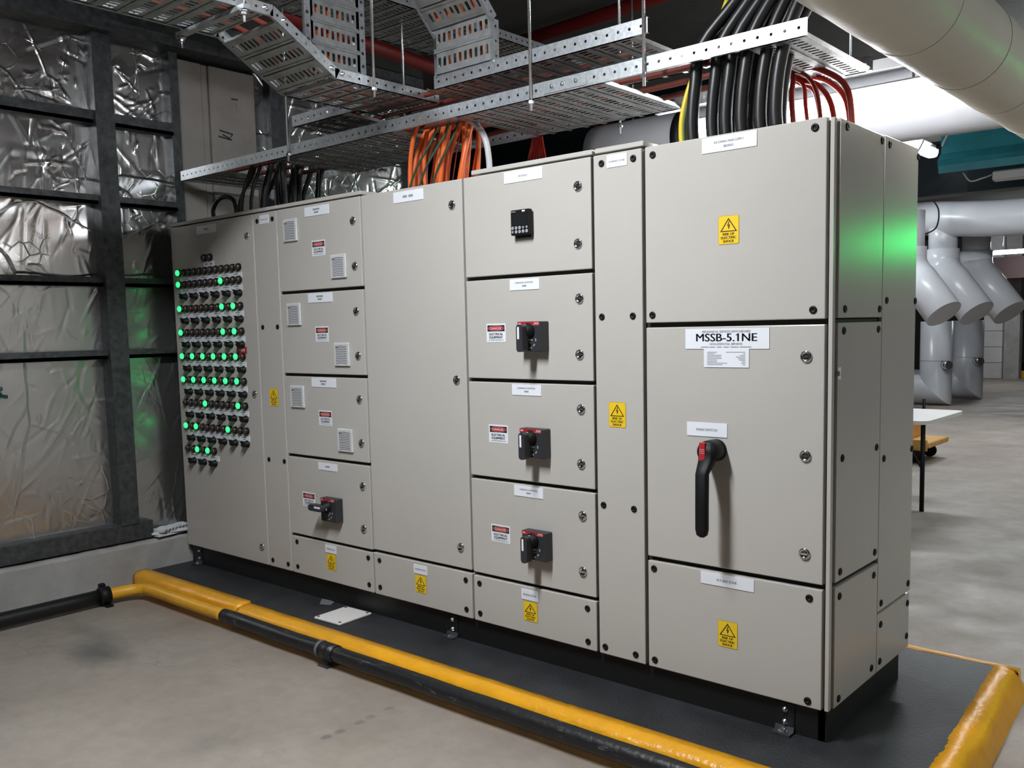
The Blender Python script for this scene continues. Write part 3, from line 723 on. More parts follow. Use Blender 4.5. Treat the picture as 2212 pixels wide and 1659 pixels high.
def lever(sections):
    V = []; n = 12
    for (z, yc, hw, hd) in sections:
        for k in range(n):
            a = 2 * PI * k / n; ca, sa = math.cos(a), math.sin(a)
            V.append((hw * math.copysign(abs(ca) ** .55, ca), yc + hd * math.copysign(abs(sa) ** .55, sa), z))
    F = [(i * n + k, i * n + (k + 1) % n, (i + 1) * n + (k + 1) % n, (i + 1) * n + k) for i in range(len(sections) - 1) for k in range(n)] + [tuple(range(n)), tuple((len(sections) - 1) * n + k for k in reversed(range(n)))]
    m_.add(V, F, BLACK, True)
lever([(.030, -.066, .026, .020), (0, -.066, .032, .022), (-.030, -.072, .030, .022), (-.055, -.092, .026, .020), (-.075, -.108, .0235, .016), (-.20, -.110, .0235, .015), (-.275, -.110, .0235, .015), (-.295, -.110, .019, .013), (-.303, -.110, .008, .006)])
mh = m_.build('main_switch_handle', d, (-.405, 0, 1.100))
q = MB(); q.cbox(-.012, .012, -.0885, -.070, -.034, .036, .002, RED)
for z in (.004, .010, -.003): q.rect(-.011, .011, z, z + .002, -.0888, mat('sign_pink', (.6, .32, .32), .5))
q.v = [(x - .010, y - .004, z) for x, y, z in q.v]
me_ = q.mesh('ins'); off = len(mh.data.materials)
for mm_ in me_.materials: mh.data.materials.append(mm_)
for p_ in me_.polygons: p_.material_index += off
bmf = bmesh.new(); bmf.from_mesh(mh.data); bmf.from_mesh(me_); bmf.to_mesh(mh.data); bmf.free()
d = door(6, ZB, .654, 'cover_panel', .008, .009)
label_plate(d, -.471, -.257, .595, .640, lines=(('BUS BAR ZONE', -.005, .013, .08),)); put('shock_sign', WARN_T, d, (-.361, 0, .418))
rep(SCREW, 'cover_screw', d, ((-.675, .616), (-.053, .611), (-.674, .251), (-.056, .245)))
# corner posts and side covers of column 7
t = CUB[6]
m_ = MB(); m_.box(.0005, .0135, .008, .030, ZB, 2.216, PAINT); m_.box(-.001, .004, .030, .835, ZB, 2.212, PAINTD); m_.build('corner_post', t)
def side(y0, y1, z0, z1, screws):
    cy, cz = (y0 + y1) / 2, (z0 + z1) / 2
    m_ = MB(); m_.cbox(-.016, 0, y0 - cy, y1 - cy, z0 - cz, z1 - cz, .003, PAINT, 2); o = m_.build('side_cover', t, (.020, cy, cz))
    for (y, z) in screws: put('cover_screw', SCREWX, o, (.0202, y, z))
    return o
side(.042, .456, 1.568, 2.218, ((.098, 2.196), (.428, 2.196), (.097, 1.598), (.428, 1.598)))
o = side(.042, .456, .666, 1.552, ((.090, 1.525), (.420, 1.525), (.090, 1.092), (.420, 1.092), (.082, .698), (.418, .698)))
m_ = MB(); m_.box(0, .002, -.012, .014, -.020, .020, WHITE); m_.rect(-.01, .01, -.008, .008, -.0124, INKG); m_.build('rating_sticker', o, (.020, .052, 1.383))
side(.042, .456, ZB, .648, ((.080, .612), (.412, .612), (.082, .246), (.402, .258)))
side(.460, .840, .456, 2.222, ((.508, 2.193), (.832, 2.190), (.502, 1.630), (.828, 1.630), (.500, 1.040), (.822, 1.040), (.495, .485), (.808, .49)))
side(.460, .830, ZB, .446, ((.494, .402), (.806, .408), (.491, .258), (.802, .272)))

# ------------------------------------------------------------------ base channel and feet
bc = thing('base_channel', 'black steel base channel carrying the whole switchboard', 'base', (-2.1, .4, ZP))
m_ = MB(); m_.box(-4.17, -.005, .030, .060, ZP + .0005, ZB - .002, PLINTH); m_.box(-4.17, -.005, .74, .77, ZP, ZB - .002, PLINTH); m_.box(-4.17, -4.14, .06, .74, ZP, ZB - .002, PLINTH); m_.box(-.030, .001, .030, .77, ZP, ZB - .002, PLINTH)
m_.build('channel_frame', bc)
def bracket(x):
    m_ = MB(); m_.box(-.035, .035, -.045, .003, 0, .006, FRAME); m_.box(-.035, .035, -.004, .0, 0, .105, PLINTH); m_.extr([(-.012, .006), (-.006, .006), (-.002, .022), (-.006, .022)], 'x', -.035, .035, FRAME)
    o = m_.build('foot_bracket', bc, (x, .030, ZP + .001))
    b = MB(); b.lathe([(.017, 0), (.017, .003), (.011, .003), (.011, .011), (0, .012)], (0, 0, 1), (0, 0, 0), STEEL, 8, False); b.build('anchor_bolt', o, (x, .008, ZP + .0072))
    for z in (.036, .082):
        b = MB(); b.lathe([(.011, 0), (.011, .002), (.008, .002), (.007, .008), (0, .010)], AX, (0, 0, 0), STEEL, 10); b.build('channel_bolt', o, (x, .0255, ZP + z))
for x in (-4.085, -1.815, -.150): bracket(x)

# ------------------------------------------------------------------ bumper pipe along the pad, conduit along the wall
bp_ = thing('bumper_pipe', 'yellow and black bumper pipe running along the pad edge near the floor', 'pipe', (-2, -.42, 0))
rnd = random.Random(5)
yel = spline([(-4.0, -.60, .062), (-3.99, -.54, .064), (-3.965, -.475, .066), (-3.92, -.435, .068), (-3.84, -.424, .07), (-3.4, -.424, .07), (-3.08, -.422, .07)], 6)
m_ = MB(); m_.tube(yel, .034, PIPEY, 16); m_.build('yellow_section', bp_)
m_ = MB(); m_.tube([(-3.08 + k * .1, -.422 + .0015 * math.sin(k), .07) for k in range(38)], [.0365 + .0006 * math.sin(k * 1.7) for k in range(38)], PIPEB, 18); m_.build('black_section', bp_)
for x in (-2.19, .2):
    m_ = MB(); m_.tube([(x - .05, -.422, .07), (x + .06, -.422, .07)], .041, PIPEB, 18); m_.build('coupling', bp_)
    m_ = MB(); m_.tube([(x - .062, -.422, .07), (x - .042, -.422, .07)], .0425, mat('tape_band', (.13, .12, .12), .6), 18); m_.build('tape_band', bp_)
    m_ = MB(); m_.extr([(-.445, 0), (-.385, 0), (-.40, .04), (-.43, .04)], 'x', x - .03, x + .01, FRAME); m_.box(x - .045, x + .025, -.455, -.378, 0, .008, FRAME); m_.build('support_foot', bp_)
cn = thing('black_conduit', 'black conduit running along the foot of the foil wall', 'pipe', (-4.02, -2, 0))
m_ = MB(); m_.tube([(-4.015, y, .058) for y in np.linspace(-7.4, -.60, 30)], .042, BLACKC, 16); m_.build('conduit_run', cn)
m_ = MB(); m_.tube([(-4.012, -.66, .06), (-4.005, -.60, .062)], .050, BLACK, 14); m_.build('end_coupling', cn)
for y in (-.625, -1.8):
    m_ = MB(); m_.box(-4.06, -3.95, y - .02, y + .02, 0, .012, BLACK); m_.box(-4.055, -4.04, y - .014, y + .014, .012, .125, BLACK); m_.cbox(-4.06, -4.03, y - .018, y + .018, .095, .125, .005, BLACK); m_.build('saddle_clamp', cn)

# junction plate on the mat
jb = thing('cover_plate', 'small white rectangular cover plate lying flat on the black mat', 'plate', (-2.475, -.108, ZP)); jb.rotation_euler = (0, 0, .045)
m_ = MB(); m_.cbox(-.098, .098, -.108, .108, 0, .012, .003, TABLE); put('plate_body', shared(m_, 'plate_body'), jb, (0, 0, .0005), True)
for sx in (-1, 1):
    for sy in (-1, 1):
        m_ = MB(); m_.lathe([(.008, 0), (.008, .002), (0, .0025)], (0, 0, 1), (0, 0, 0), DKGREY, 10); put('plate_screw', shared(m_, 'plate_screw'), jb, (sx * .082, sy * .092, .012), True)

# folded papers on the ledge of the upstand
for k, (dx, dy, rz, dz, hgt, lab) in enumerate(((0, 0, .1, 0, .012, 'folded grey paper bundle at the bottom of the pile on the wall ledge'), (.004, -.012, -.18, .014, .010, 'crumpled white paper in the middle of the pile on the wall ledge'), (-.006, .01, .3, .027, .016, 'striped crumpled wrapper on top of the pile on the wall ledge'))):
    t = thing('paper_bundle', lab, 'paper', (-4.255, -.07 + dy, .293 + dz), 'papers on the wall ledge', (0, 0, rz))
    m_ = MB(); n1 = 12; rr = random.Random(k); V = []; F = []
    for lay in range(2):
        for i in range(n1 + 1):
            for j in range(n1 + 1):
                V.append(((i / n1 - .5) * .10 + dx, (j / n1 - .5) * .24, lay * hgt + (rr.uniform(-.004, .006) if lay else rr.uniform(0, .002))))
    q_ = (n1 + 1) ** 2
    for i in range(n1):
        for j in range(n1):
            a = i * (n1 + 1) + j; F.append((a, a + n1 + 1, a + n1 + 2, a + 1)); F.append((q_ + a, q_ + a + 1, q_ + a + n1 + 2, q_ + a + n1 + 1))
    for i in range(n1):
        for (a, b) in ((i, i + 1), (n1 * (n1 + 1) + i, n1 * (n1 + 1) + i + 1), (i * (n1 + 1), (i + 1) * (n1 + 1)), (i * (n1 + 1) + n1, (i + 1) * (n1 + 1) + n1)): F.append((a, b, q_ + b, q_ + a))
    m_.add(V, F, PAPER); put('folded_sheets', shared(m_, 'folded_sheets'), t, (0, 0, 0), True)
    if k == 2:
        s_ = MB()
        for i in range(7): s_.add([(.050, -.11 + i * .03, .004), (.0505, -.10 + i * .03, .004), (.0505, -.085 + i * .03, .016), (.050, -.095 + i * .03, .016)], [(0, 1, 2, 3)], INK)
        put('printed_stripes', s_.mesh('printed_stripes'), t, (0, 0, 0), True)

# ------------------------------------------------------------------ cable trays
def slat_mesh(W_, ln=.096, lip=.014):
    m_ = MB(); n = max(6, int(W_ / .017) // 2 * 2 + 1); ys = np.linspace(.012, W_ - .012, n + 1); xs = (0, .028, .068, ln)
    for i in range(3):
        for j in range(n):
            if i == 1 and j % 2 == 1: continue
            m_.add([(xs[i], ys[j], 0), (xs[i + 1], ys[j], 0), (xs[i + 1], ys[j + 1], 0), (xs[i], ys[j + 1], 0)], [(0, 3, 2, 1)], GALVD)
    for (x, s_) in ((0, -1), (ln, 1)):
        m_.add([(x, .004, 0), (x, W_ - .004, 0), (x + s_ * .005, W_ - .004, lip), (x + s_ * .005, .004, lip)], [(0, 1, 2, 3)], GALVD)
        m_.add([(x + s_ * .004, .004, -.0035), (x - s_ * .006, .004, -.0035), (x - s_ * .006, W_ - .004, -.0035), (x + s_ * .004, W_ - .004, -.0035)], [(0, 1, 2, 3)], GALVD)
    for (a, b) in ((0, ys[0]), (ys[-1], W_)): m_.add([(0, a, 0), (ln, a, 0), (ln, b, 0), (0, b, 0)], [(0, 3, 2, 1)], GALVD)
    return m_.mesh('tray_slat')
def rail_mesh(L_, H, pitch=.05, r=.0062, flange=.016, inward=1, hole0=.03):
    """web in the local XZ plane with round holes, flange turned to +Y*inward at the top and bottom"""
    m_ = MB(); zc = H * .5; k = .016; V = []; F = []
    n = int((L_ - 2 * hole0) / pitch); x = 0.0
    def q(a, b, c, d_): m_.add([a, b, c, d_], [(0, 1, 2, 3)], GALV)
    xs = [hole0 + i * (L_ - 2 * hole0) / max(1, n) for i in range(n + 1)]
    prev = 0.0
    for hx in xs:
        a, b = hx - k, hx + k
        if a > prev: q((prev, 0, 0), (a, 0, 0), (a, 0, H), (prev, 0, H))
        q((a, 0, 0), (b, 0, 0), (b, 0, zc - k), (a, 0, zc - k)); q((a, 0, zc + k), (b, 0, zc + k), (b, 0, H), (a, 0, H))
        sq = [(k, 0), (k, k), (0, k), (-k, k), (-k, 0), (-k, -k), (0, -k), (k, -k)]
        V = [(hx + p, 0, zc + t_) for p, t_ in sq] + [(hx + r * math.cos(g * PI / 4), 0, zc + r * math.sin(g * PI / 4)) for g in range(8)]
        m_.add(V, [(g, (g + 1) % 8, 8 + (g + 1) % 8, 8 + g) for g in range(8)], GALV); prev = b
    q((prev, 0, 0), (L_, 0, 0), (L_, 0, H), (prev, 0, H))
    for z in (0, H):
        y1 = flange * inward
        q((0, 0, z), (L_, 0, z), (L_, y1, z), (0, y1, z))
    return m_.mesh('side_rail')
def tray(name, label, L_, W_, H, loc, rot, gaps=(), rails=(True, True), near_gaps=(), group='galvanised cable trays', pitch=.104):
    t = thing(name, label, 'cable tray', loc, group, rot)
    sm_ = slat_mesh(W_); x = .01
    while x + .096 < L_:
        if not any(a < x + .096 and x < b for a, b in gaps): put('tray_slat', sm_, t, (x, 0, 0), True)
        x += pitch
    if rails[0]:
        segs = []; x0 = 0
        for a, b in near_gaps: segs.append((x0, a)); x0 = b
        segs.append((x0, L_))
        for a, b in segs: put('side_rail', rail_mesh(b - a, H), t, (a, 0, 0), True)
    if rails[1]: put('side_rail', rail_mesh(L_, H, inward=-1), t, (0, W_, 0), True)
    return t
ZA, ZC = 2.522, 2.668
tA = tray('cable_tray', 'long lower cable tray running just above the whole switchboard', 4.07, .62, .058, (-4.19, .10, ZA), (0, 0, 0), gaps=((.42, .92), (1.98, 2.36), (3.27, 3.84)))
# splice plate with bolts on the near rail
m_ = MB(); m_.box(0, .22, -.003, -.0005, .006, .052, GALV); sp = put('splice_plate', m_.mesh('splice_plate'), tA, (2.93, 0, 0), True)
for x in (.045, .10, .17):
    b = MB(); b.lathe([(.010, 0), (.010, .002), (.007, .006), (0, .007)], AX, (0, 0, 0), STEEL, 10); put('splice_bolt', shared(b, 'splice_bolt'), sp, (x, -.003, .03), True)
tC = tray('cable_tray', 'upper cable tray stacked above the lower one beside the tray bend', 2.26, .60, .058, (-3.01, .10, ZC), (0, 0, 0), gaps=((.50, .95),), near_gaps=((.50, 1.10),))
# tray coming over from the front: level part, sloping part, high part; local x runs towards -Y
WY = .41
tY = thing('cable_tray', 'wide cable tray stepping down towards the switchboard from the front', 'cable tray', (-2.08, .30, ZC), 'galvanised cable trays', (0, 0, -PI / 2))
# local: x -> -Y world, y -> ... rotation -90 deg about Z maps local x to -Y and local y to +X ; width runs to -X so it is offset
smY = slat_mesh(WY); HY = .045
def lay(x0, x1, ang, bx, bz, n=None):
    """place slats on a segment starting at (bx, bz) with slope ang"""
    L_ = x1 - x0; k = n or int(L_ / .112)
    for i in range(k):
        u = (i + .06) * L_ / k
        o = put('tray_slat', smY, tY, (bx + u * math.cos(ang), -WY, bz + u * math.sin(ang)), True); o.rotation_euler = (0, -ang, 0)
lay(0, .62, 0, 0, 0, 6); a45 = math.atan2(.19, .325); lay(0, .335, a45, .65, .006, 3); lay(0, 1.8, 0, .985, .195, 17)
for y_, inw in ((0, -1), (-WY, 1)):
    put('side_rail', rail_mesh(.64, HY, inward=inw), tY, (0, y_, 0), True)
    o = put('side_rail', rail_mesh(.385, HY, inward=inw), tY, (.635, y_, 0), True); o.rotation_euler = (0, -a45, 0)
    put('side_rail', rail_mesh(1.85, HY, inward=inw), tY, (.95, y_, .19), True)
    for (x, z) in ((.60, .024), (.66, .04), (.90, .185), (.99, .215)):
        b = MB(); b.lathe([(.011, 0), (.011, .003), (.007, .003), (.006, .012), (0, .013)], (0, -inw, 0), (0, 0, 0), STEEL, 10); put('joint_bolt', shared(b, 'joint_bolt'), tY, (x, y_, z), True)
m_ = MB(); m_.box(1.10, 1.13, -WY - .05, .06, -.022, -.004, GALVD); st_ = put('strut_channel', shared(m_, 'strut_channel'), tY, (0, 0, .19), True)
for y_ in (-WY - .03, .04):
    b = MB(); b.lathe([(.006, 0), (.006, .028), (.014, .028), (.014, .04), (.02, .04), (.02, .044), (.006, .044), (.006, .11), (0, .11)], (0, 0, 1), (0, 0, 0), STEEL, 8, False); put('strut_bolt', shared(b, 'strut_bolt'), st_, (1.115, y_, -.07), True)
# vertical riser standing on the level part (plane X = const)
tD = tray('cable_riser_tray', 'vertical ladder-like riser tray behind the stepped tray', 1.25, .30, .04, (-2.47, -.165, 2.735), (0, -PI / 2, 0), group='galvanised cable trays', pitch=.105)
for y_ in (0.0, .336): o_ = put('side_rail', rail_mesh(1.25, .036, .06, .009), tD, (0, y_, -.003), True); o_.rotation_euler = (PI / 2, 0, 0)
# riser at the end of the upper tray: vertical, then leaning towards the front
tE = thing('cable_riser_tray', 'riser tray of orange cables rising from the upper tray and leaning forward', 'cable tray', (-1.90, .095, 2.715), 'galvanised cable trays')
WE = .365; smE = slat_mesh(WE)
def slatE(y, z, ang):
    o = put('tray_slat', smE, tE, (0, 0, 0), True)
    # local slat: length axis x, width axis y -> width along +X world, length along (0,-sin,cos)
    M = Matrix(((0, 1, 0), (-math.sin(ang), 0, math.cos(ang)), (math.cos(ang), 0, math.sin(ang)))).transposed()
    M = Matrix(((0, 1, 0, 0), (-math.sin(ang), 0, math.cos(ang), y), (math.cos(ang), 0, math.sin(ang), z), (0, 0, 0, 1)))
    o.matrix_local = M; return o
for i in range(2): slatE(0, .015 + i * .105, 0)
for i in range(6): slatE(-.012 - i * .078, .215 + i * .078, PI / 4)
for sx, inw in ((0, 1), (WE, -1)):
    for (L_, y, z, ang) in ((.185, 0, 0, 0), (.75, 0, .175, PI / 4)):
        o = put('side_rail', rail_mesh(L_, .04, inward=1), tE, (0, 0, 0), True)
        o.matrix_local = Matrix(((0, inw, 0, sx), (-math.sin(ang), 0, -math.cos(ang), y), (math.cos(ang), 0, -math.sin(ang), z), (0, 0, 0, 1))) @ Matrix.Translation((0, 0, -.04))
# high tray at the back, seen from below
tray('cable_tray', 'high galvanised tray passing under the ceiling behind the risers', 3.2, .55, .05, (-2.55, -.75, 3.30), (0, 0, PI / 2), group='galvanised cable trays')

# hanger rods with nuts
def rod(x, y, z0, lab):
    t = thing('hanger_rod', lab, 'rod', (x, y, z0), 'threaded hanger rods')
    m_ = MB(); m_.tube([(x, y, z0), (x, y, 3.995)], .0065, STEEL, 8); m_.build('threaded_rod', t)
    m_ = MB(); m_.lathe([(.013, 0), (.013, .012), (0, .012)], (0, 0, 1), (x, y, z0 + .03), STEEL, 6, False); m_.build('hanger_nut', t)
rod(-1.325, .092, 2.47, 'threaded rod hanging the middle of both stacked trays'); rod(-.763, .092, 2.47, 'threaded rod hanging the trays next to the black cables')
rod(-2.066, -.13, 2.62, 'bright threaded rod at the corner of the stepped tray'); rod(-2.78, .715, 2.60, 'thin threaded rod behind the stepped tray')
rod(-1.30, .725, 2.46, 'threaded rod at the back of the stacked trays'); rod(-3.05, .095, 2.49, 'short rod beside the left end of the upper tray')

# ------------------------------------------------------------------ cables
def cable(name, pts, r, mt, lab, group, n=10, sm=None, label2=None):
    m_ = MB(); m_.tube(pts, r, mt, n); o = m_.build(name); return tag(o, lab, 'cable', group)
rnd = random.Random(21)
# orange bundle
for i in range(19):
    f = i / 18; x1 = -2.30 + f * .40 + rnd.uniform(-.02, .02); y1 = rnd.uniform(.16, .42); x0 = -2.16 + f * .22 + rnd.uniform(-.04, .04)
    y0 = y1 + rnd.uniform(-.02, .08); r = rnd.choice((.0085, .011, .0135, .015))
    bow = (f - .42) * .16 + rnd.uniform(-.03, .03)
    pts = bez((x0 + .05, y0, 2.585), (x0 + bow * .6, y0, 2.60), (x1 + bow, y1, 2.47), (x1, y1, 2.2125), 16)
    cable('orange_cable', pts, r, ORANGE, ('thin' if r < .01 else 'thick' if r > .014 else 'medium') + ' orange cable of the bundle looping from the tray into the cubicle top', 'orange cable bundle')
for x1, y1 in ((-2.12, .14), (-2.04, .13), (-1.98, .16)):
    cable('green_earth_wire', bez((x1 + .10, .22, 2.58), (x1 + .14, .20, 2.45), (x1 + .02, y1, 2.40), (x1 - .03, y1, 2.2125), 14), .0055, GREENC, 'thin green earth wire among the orange cables', 'green earth wires', 8)
for k in range(5):
    x1 = -2.27 + k * .08; cable('thin_red_wire', bez((x1 + .1, .40, 2.58), (x1 + .02, .42, 2.5), (x1 + .03, .40, 2.35), (x1, .38, 2.2125), 12), .004, REDC, 'thin red wire behind the orange cables', 'thin red wires', 6)
cable('grey_conduit', spline([(-2.02, .30, 2.56), (-1.94, .28, 2.565), (-1.82, .26, 2.53), (-1.74, .25, 2.45), (-1.715, .25, 2.35), (-1.71, .25, 2.2125)], 6), .0145, GREYC, 'pale grey flexible conduit arching beside the orange cables', None, 12)
# red bundle behind the feeder cubicle
for i in range(9):
    x1 = -1.90 + i * .016; cable('red_cable', bez((-1.855 + i * .006, .755, 2.60), (-1.855 + i * .006, .755, 2.50), (x1 + .015, .74, 2.42), (x1 - .01 + i * .004, .70 + .02 * (i % 3), 2.248), 10), .0055, REDC, 'thin red cable of the fan dropping behind the feeder cubicle', 'red cable fan', 7)
# big black mains cables
for i in range(11):
    row = i % 2; f = i / 10; x1 = -.585 + f * .335 + rnd.uniform(-.008, .008); y1 = .16 + row * .11 + rnd.uniform(-.01, .01)
    top = -.42 + f * .26
    pts = spline([(x1, y1, 2.2435), (x1 - .004, y1, 2.32), (x1 + .006, y1 + .005, 2.45), (x1 + .03 + f * .01, y1 + .02, 2.60), (top + .02, y1 + .05, 2.78), (top + .09, y1 + .08, 3.0), (top + .16, y1 + .10, 3.4), (top + .18, y1 + .1, 4.0)], 5)
    cable('black_mains_cable', pts, .0235, BLACKC, 'thick black mains cable in the ' + ('back' if row else 'front') + ' row above the main switch cubicle', 'black mains cables', 14)
for x in (-.535, -.42, -.305, -.195):                                         # glands
    m_ = MB(); m_.cbox(x - .085, x + .022, .11, .32, 2.213, 2.243, .006, BLACK); tag(m_.build('cable_gland_plate'), 'black gland block where the mains cables enter the cubicle top', 'gland', 'gland blocks')
ye = spline([(-.640, .17, 2.2125), (-.645, .17, 2.32), (-.625, .18, 2.43), (-.59, .20, 2.53), (-.54, .22, 2.62), (-.45, .28, 2.9)], 6)
cable('earth_cable', ye, .0115, GREENY, 'yellow and green earth cable beside the black mains cables', None, 10)
cable('green_earth_wire', [tuple(Vector(p) + Vector((.011, .003, 0))) for p in ye], .0085, GREENC, 'green half of the earth cable beside the mains cables', None, 8)
for i in range(7):                                                   # red cables behind the mains cables
    x1 = -.37 + i * .036 + rnd.uniform(-.012, .012); yq = .50 + (i % 3) * .05; zq = rnd.uniform(-.02, .03)
    cable('red_cable', spline([(-.46 - i * .006, yq + .1, 2.60), (-.42 + i * .010, yq + .06, 2.535 + zq), (-.36 + i * .020, yq + .03, 2.485 + zq), (x1 + .02, yq + .01, 2.39 + zq), (x1 + .045, yq, 2.2125)], 5), rnd.choice((.008, .011, .012)), REDC, 'red cable bending down behind the thick black mains cables', 'red cables by the mains', 8)
# black cables into the pilot light cubicle
for i in range(15):
    f = i / 14; rk = (.011, .015, .019)[i % 3]; x1 = -3.74 + f * .50 + rnd.uniform(-.03, .03); y1 = rnd.uniform(.15, .55); x0 = -3.62 + f * .34
    cable('black_control_cable', bez((x0, y1 + .05, 2.58), (x0 - .05, y1 + .05, 2.46), (x1 + rnd.uniform(-.05, .05), y1, 2.42), (x1, y1, 2.248), 12), rk, BLACKC, {.011: 'thin', .015: 'medium', .019: 'thick'}[rk] + ' black control cable dropping into the pilot lamp cubicle', 'black control cables', 9)
cable('black_control_cable', spline([(-3.86, .12, 2.248), (-3.87, .12, 2.31), (-3.83, .13, 2.365), (-3.76, .14, 2.38), (-3.69, .15, 2.35), (-3.66, .15, 2.248)], 6), .013, BLACKC, 'looped black control cable at the edge of the pilot lamp cubicle', None, 10)
cable('black_control_cable', spline([(-3.25, .20, 2.248), (-3.255, .20, 2.40), (-3.26, .20, 2.60)], 4), .020, BLACKC, 'straight black control cable standing apart above the narrow cubicle', None, 12)
# cables lying in the trays
for k in range(3):
    y = .22 + k * .17; cable('orange_cable', [(-4.0 + j * .2, y + .012 * math.sin(j * 1.3 + k), ZA + .022 + .004 * math.sin(j + k)) for j in range(20) if -4.0 + j * .2 < -.35], .0125, SHADEDC, 'shade-darkened red cable lying along the lower tray', 'cables in the lower tray', 8)
for k in range(3):
    y = .2 + k * .16; cable('red_cable', [(-2.9 + j * .2, y + .01 * math.sin(j * 1.7 + k), ZC + .022) for j in range(11)], .013, SHADEDC, 'shade-darkened red cable lying along the upper tray', 'cables in the upper tray', 8)
for k in range(2):
    x = -2.36 + k * .14; cable('orange_cable', spline([(x, .26, ZC + .022), (x, -.32, ZC + .022), (x, -.66, ZC + .215), (x, -1.7, ZC + .215)], 8), .0125, SHADEDC, 'shade-darkened red cable lying in the stepped tray', 'cables in the stepped tray', 8)
for k in range(4):
    x = -1.86 + k * .075; cable('orange_cable', [(x, .146, 2.74), (x, .146, 2.90), (x, -.0, 3.075), (x, -.36, 3.435)], .013, ORANGE, 'orange cable strapped to the leaning riser tray', 'cables on the leaning riser', 8)
for k in range(3):
    y = -.10 + k * .07; cable('orange_cable', [(-2.505, y, 2.74), (-2.505, y, 3.3), (-2.505, y, 3.98)], .013, ORANGE, 'orange cable strapped to the vertical riser tray', 'cables on the vertical riser', 8)
cable('orange_cable', spline([(.0, .95, 2.62), (.08, 1.10, 2.66), (.02, 1.3, 2.74), (-.2, 1.5, 2.80)], 6), .014, ORANGE, 'orange cable curving under the ceiling behind the large lagged pipe', None, 8)

# ------------------------------------------------------------------ luminaires
def batten(lab, loc, L_, strength, rotz=0, w_=.16, h_=.10, strut=True, col=(0.93, 0.97, 1.0)):
    t = thing('batten_light', lab, 'light', loc, 'batten lights', (0, 0, rotz))
    m_ = MB(); m_.cbox(-L_ / 2, L_ / 2, -w_ * .36, w_ * .36, h_ * .62, h_, .008, LAMPBODY); put('lamp_housing', shared(m_, 'lamp_housing'), t, (0, 0, 0), True)
    P = [(-w_ / 2, h_ * .60), (-w_ / 2, h_ * .35), (-w_ * .40, h_ * .08), (-w_ * .2, 0), (w_ * .2, 0), (w_ * .40, h_ * .08), (w_ / 2, h_ * .35), (w_ / 2, h_ * .60)]
    m_ = MB(); m_.extr(P, 'x', -L_ / 2 - .01, L_ / 2 + .01, lamp_mat('diffuser_%g' % strength, strength, col)); put('lamp_diffuser', shared(m_, 'lamp_diffuser'), t, (0, 0, 0), True)
    if strut:
        for x in (-L_ * .35, L_ * .35):
            m_ = MB(); m_.tube([(x, 0, h_), (x, 0, 4.0 - loc[2])], .006, STEEL, 6); put('suspension_rod', shared(m_, 'suspension_rod'), t, (0, 0, 0), True)
    return t
batten('glowing batten light hanging just behind the main switch cubicle', (-.50, 1.08, 2.425), 1.20, LAMP_BACK, w_=.17, h_=.12)
m_ = MB(); m_.box(-1.3, .12, 1.03, 1.07, 2.60, 2.645, LAMPBODY); tag(m_.build('strut_channel'), 'pale strut channel running above the glowing batten light', 'channel')
batten('batten light above the floor in front of the switchboard', (-1.0, -1.95, 3.40), 1.25, LAMP_FRONT, PI / 2, .24, .05)
batten('added batten light out of view, lighting the aisle and end covers', (4.6, 2.6, 3.2), 1.25, LAMP_FAR * 2.4, PI / 2)  # unseen lamp added to light the right of the room and the end covers
batten('batten light end showing past the cubicle top, beyond the teal beam', (-1.13, 4.3, 2.84), 1.2, LAMP_FAR * .03, PI / 2, .10, .10)
batten('added batten light out of view, brightening the space around the folding table', (-.2, 6.8, 3.4), 1.25, LAMP_FAR * 1.2)  # unseen lamp added for background light
batten('added batten light brightening the grey pipe bends', (-2.2, 9.6, 3.65), 1.25, LAMP_FAR * 2.2, 0)  # hidden lamp added to brighten the grey pipes
batten('added batten light brightening the far hall', (-4.6, 12.0, 3.6), 1.25, LAMP_FAR, PI / 2)  # hidden lamp added to lift the light of the far background
batten('batten light at the far end of the hall', (-3.55, 19.9, 2.95), 1.25, LAMP_FAR, 0)
batten('batten light over the aisle behind the foil wall', (-6.5, 6.2, 3.3), 1.25, LAMP_FAR * .5)
# green exit sign further along the aisle on the right
EX, EY, EZ = 2.10, 7.90, 2.33
ex = thing('green_sign_box', 'green lit sign box hanging over the aisle', 'sign', (EX, EY, EZ))
m_ = MB(); m_.cbox(EX - .22, EX + .22, EY, EY + .06, EZ, EZ + .21, .006, TABLE); m_.build('sign_case', ex)
m_ = MB(); m_.rect(EX - .21, EX + .21, EZ + .01, EZ + .20, EY - .002, lamp_mat('exit_green', 32.0, (0.0, 1.0, 0.16))); m_.build('sign_face', ex, fix=False)
for x in (EX - .15, EX + .15):
    m_ = MB(); m_.tube([(x, EY + .03, EZ + .21), (x, EY + .03, 4.0)], .006, STEEL, 6); m_.build('suspension_rod', ex)

# ------------------------------------------------------------------ pipes and steel around the board
lp = thing('lagged_pipe', 'large cream lagged pipe running overhead past the switchboard end', 'pipe', (.277, 1, 2.33))
PR, PXc, PZc = .149, .277, 2.482
m_ = MB(); n_ = 90; m_.tube([(PXc, -4.0 + k * .1, PZc) for k in range(n_)], [PR * (1 + .004 * math.sin(k * 2.1) + .003 * math.sin(k * .7)) for k in range(n_)], LAG, 40); m_.build('lagging', lp)
for y in (-.1, .45, .95, 1.5, 2.1, 2.8):
    m_ = MB(); m_.tube([(PXc, y, PZc), (PXc, y + .006, PZc)], PR * 1.011, LAG, 40); m_.build('lagging_seam', lp)
m_ = MB(); m_.tube([(-2.146 + k * .09, 1.75, 2.60) for k in range(31)], .175, DUCTG, 36); dg_ = m_.build('grey_duct'); tag(dg_, 'grey round duct running behind the cubicles with a black band', 'duct')
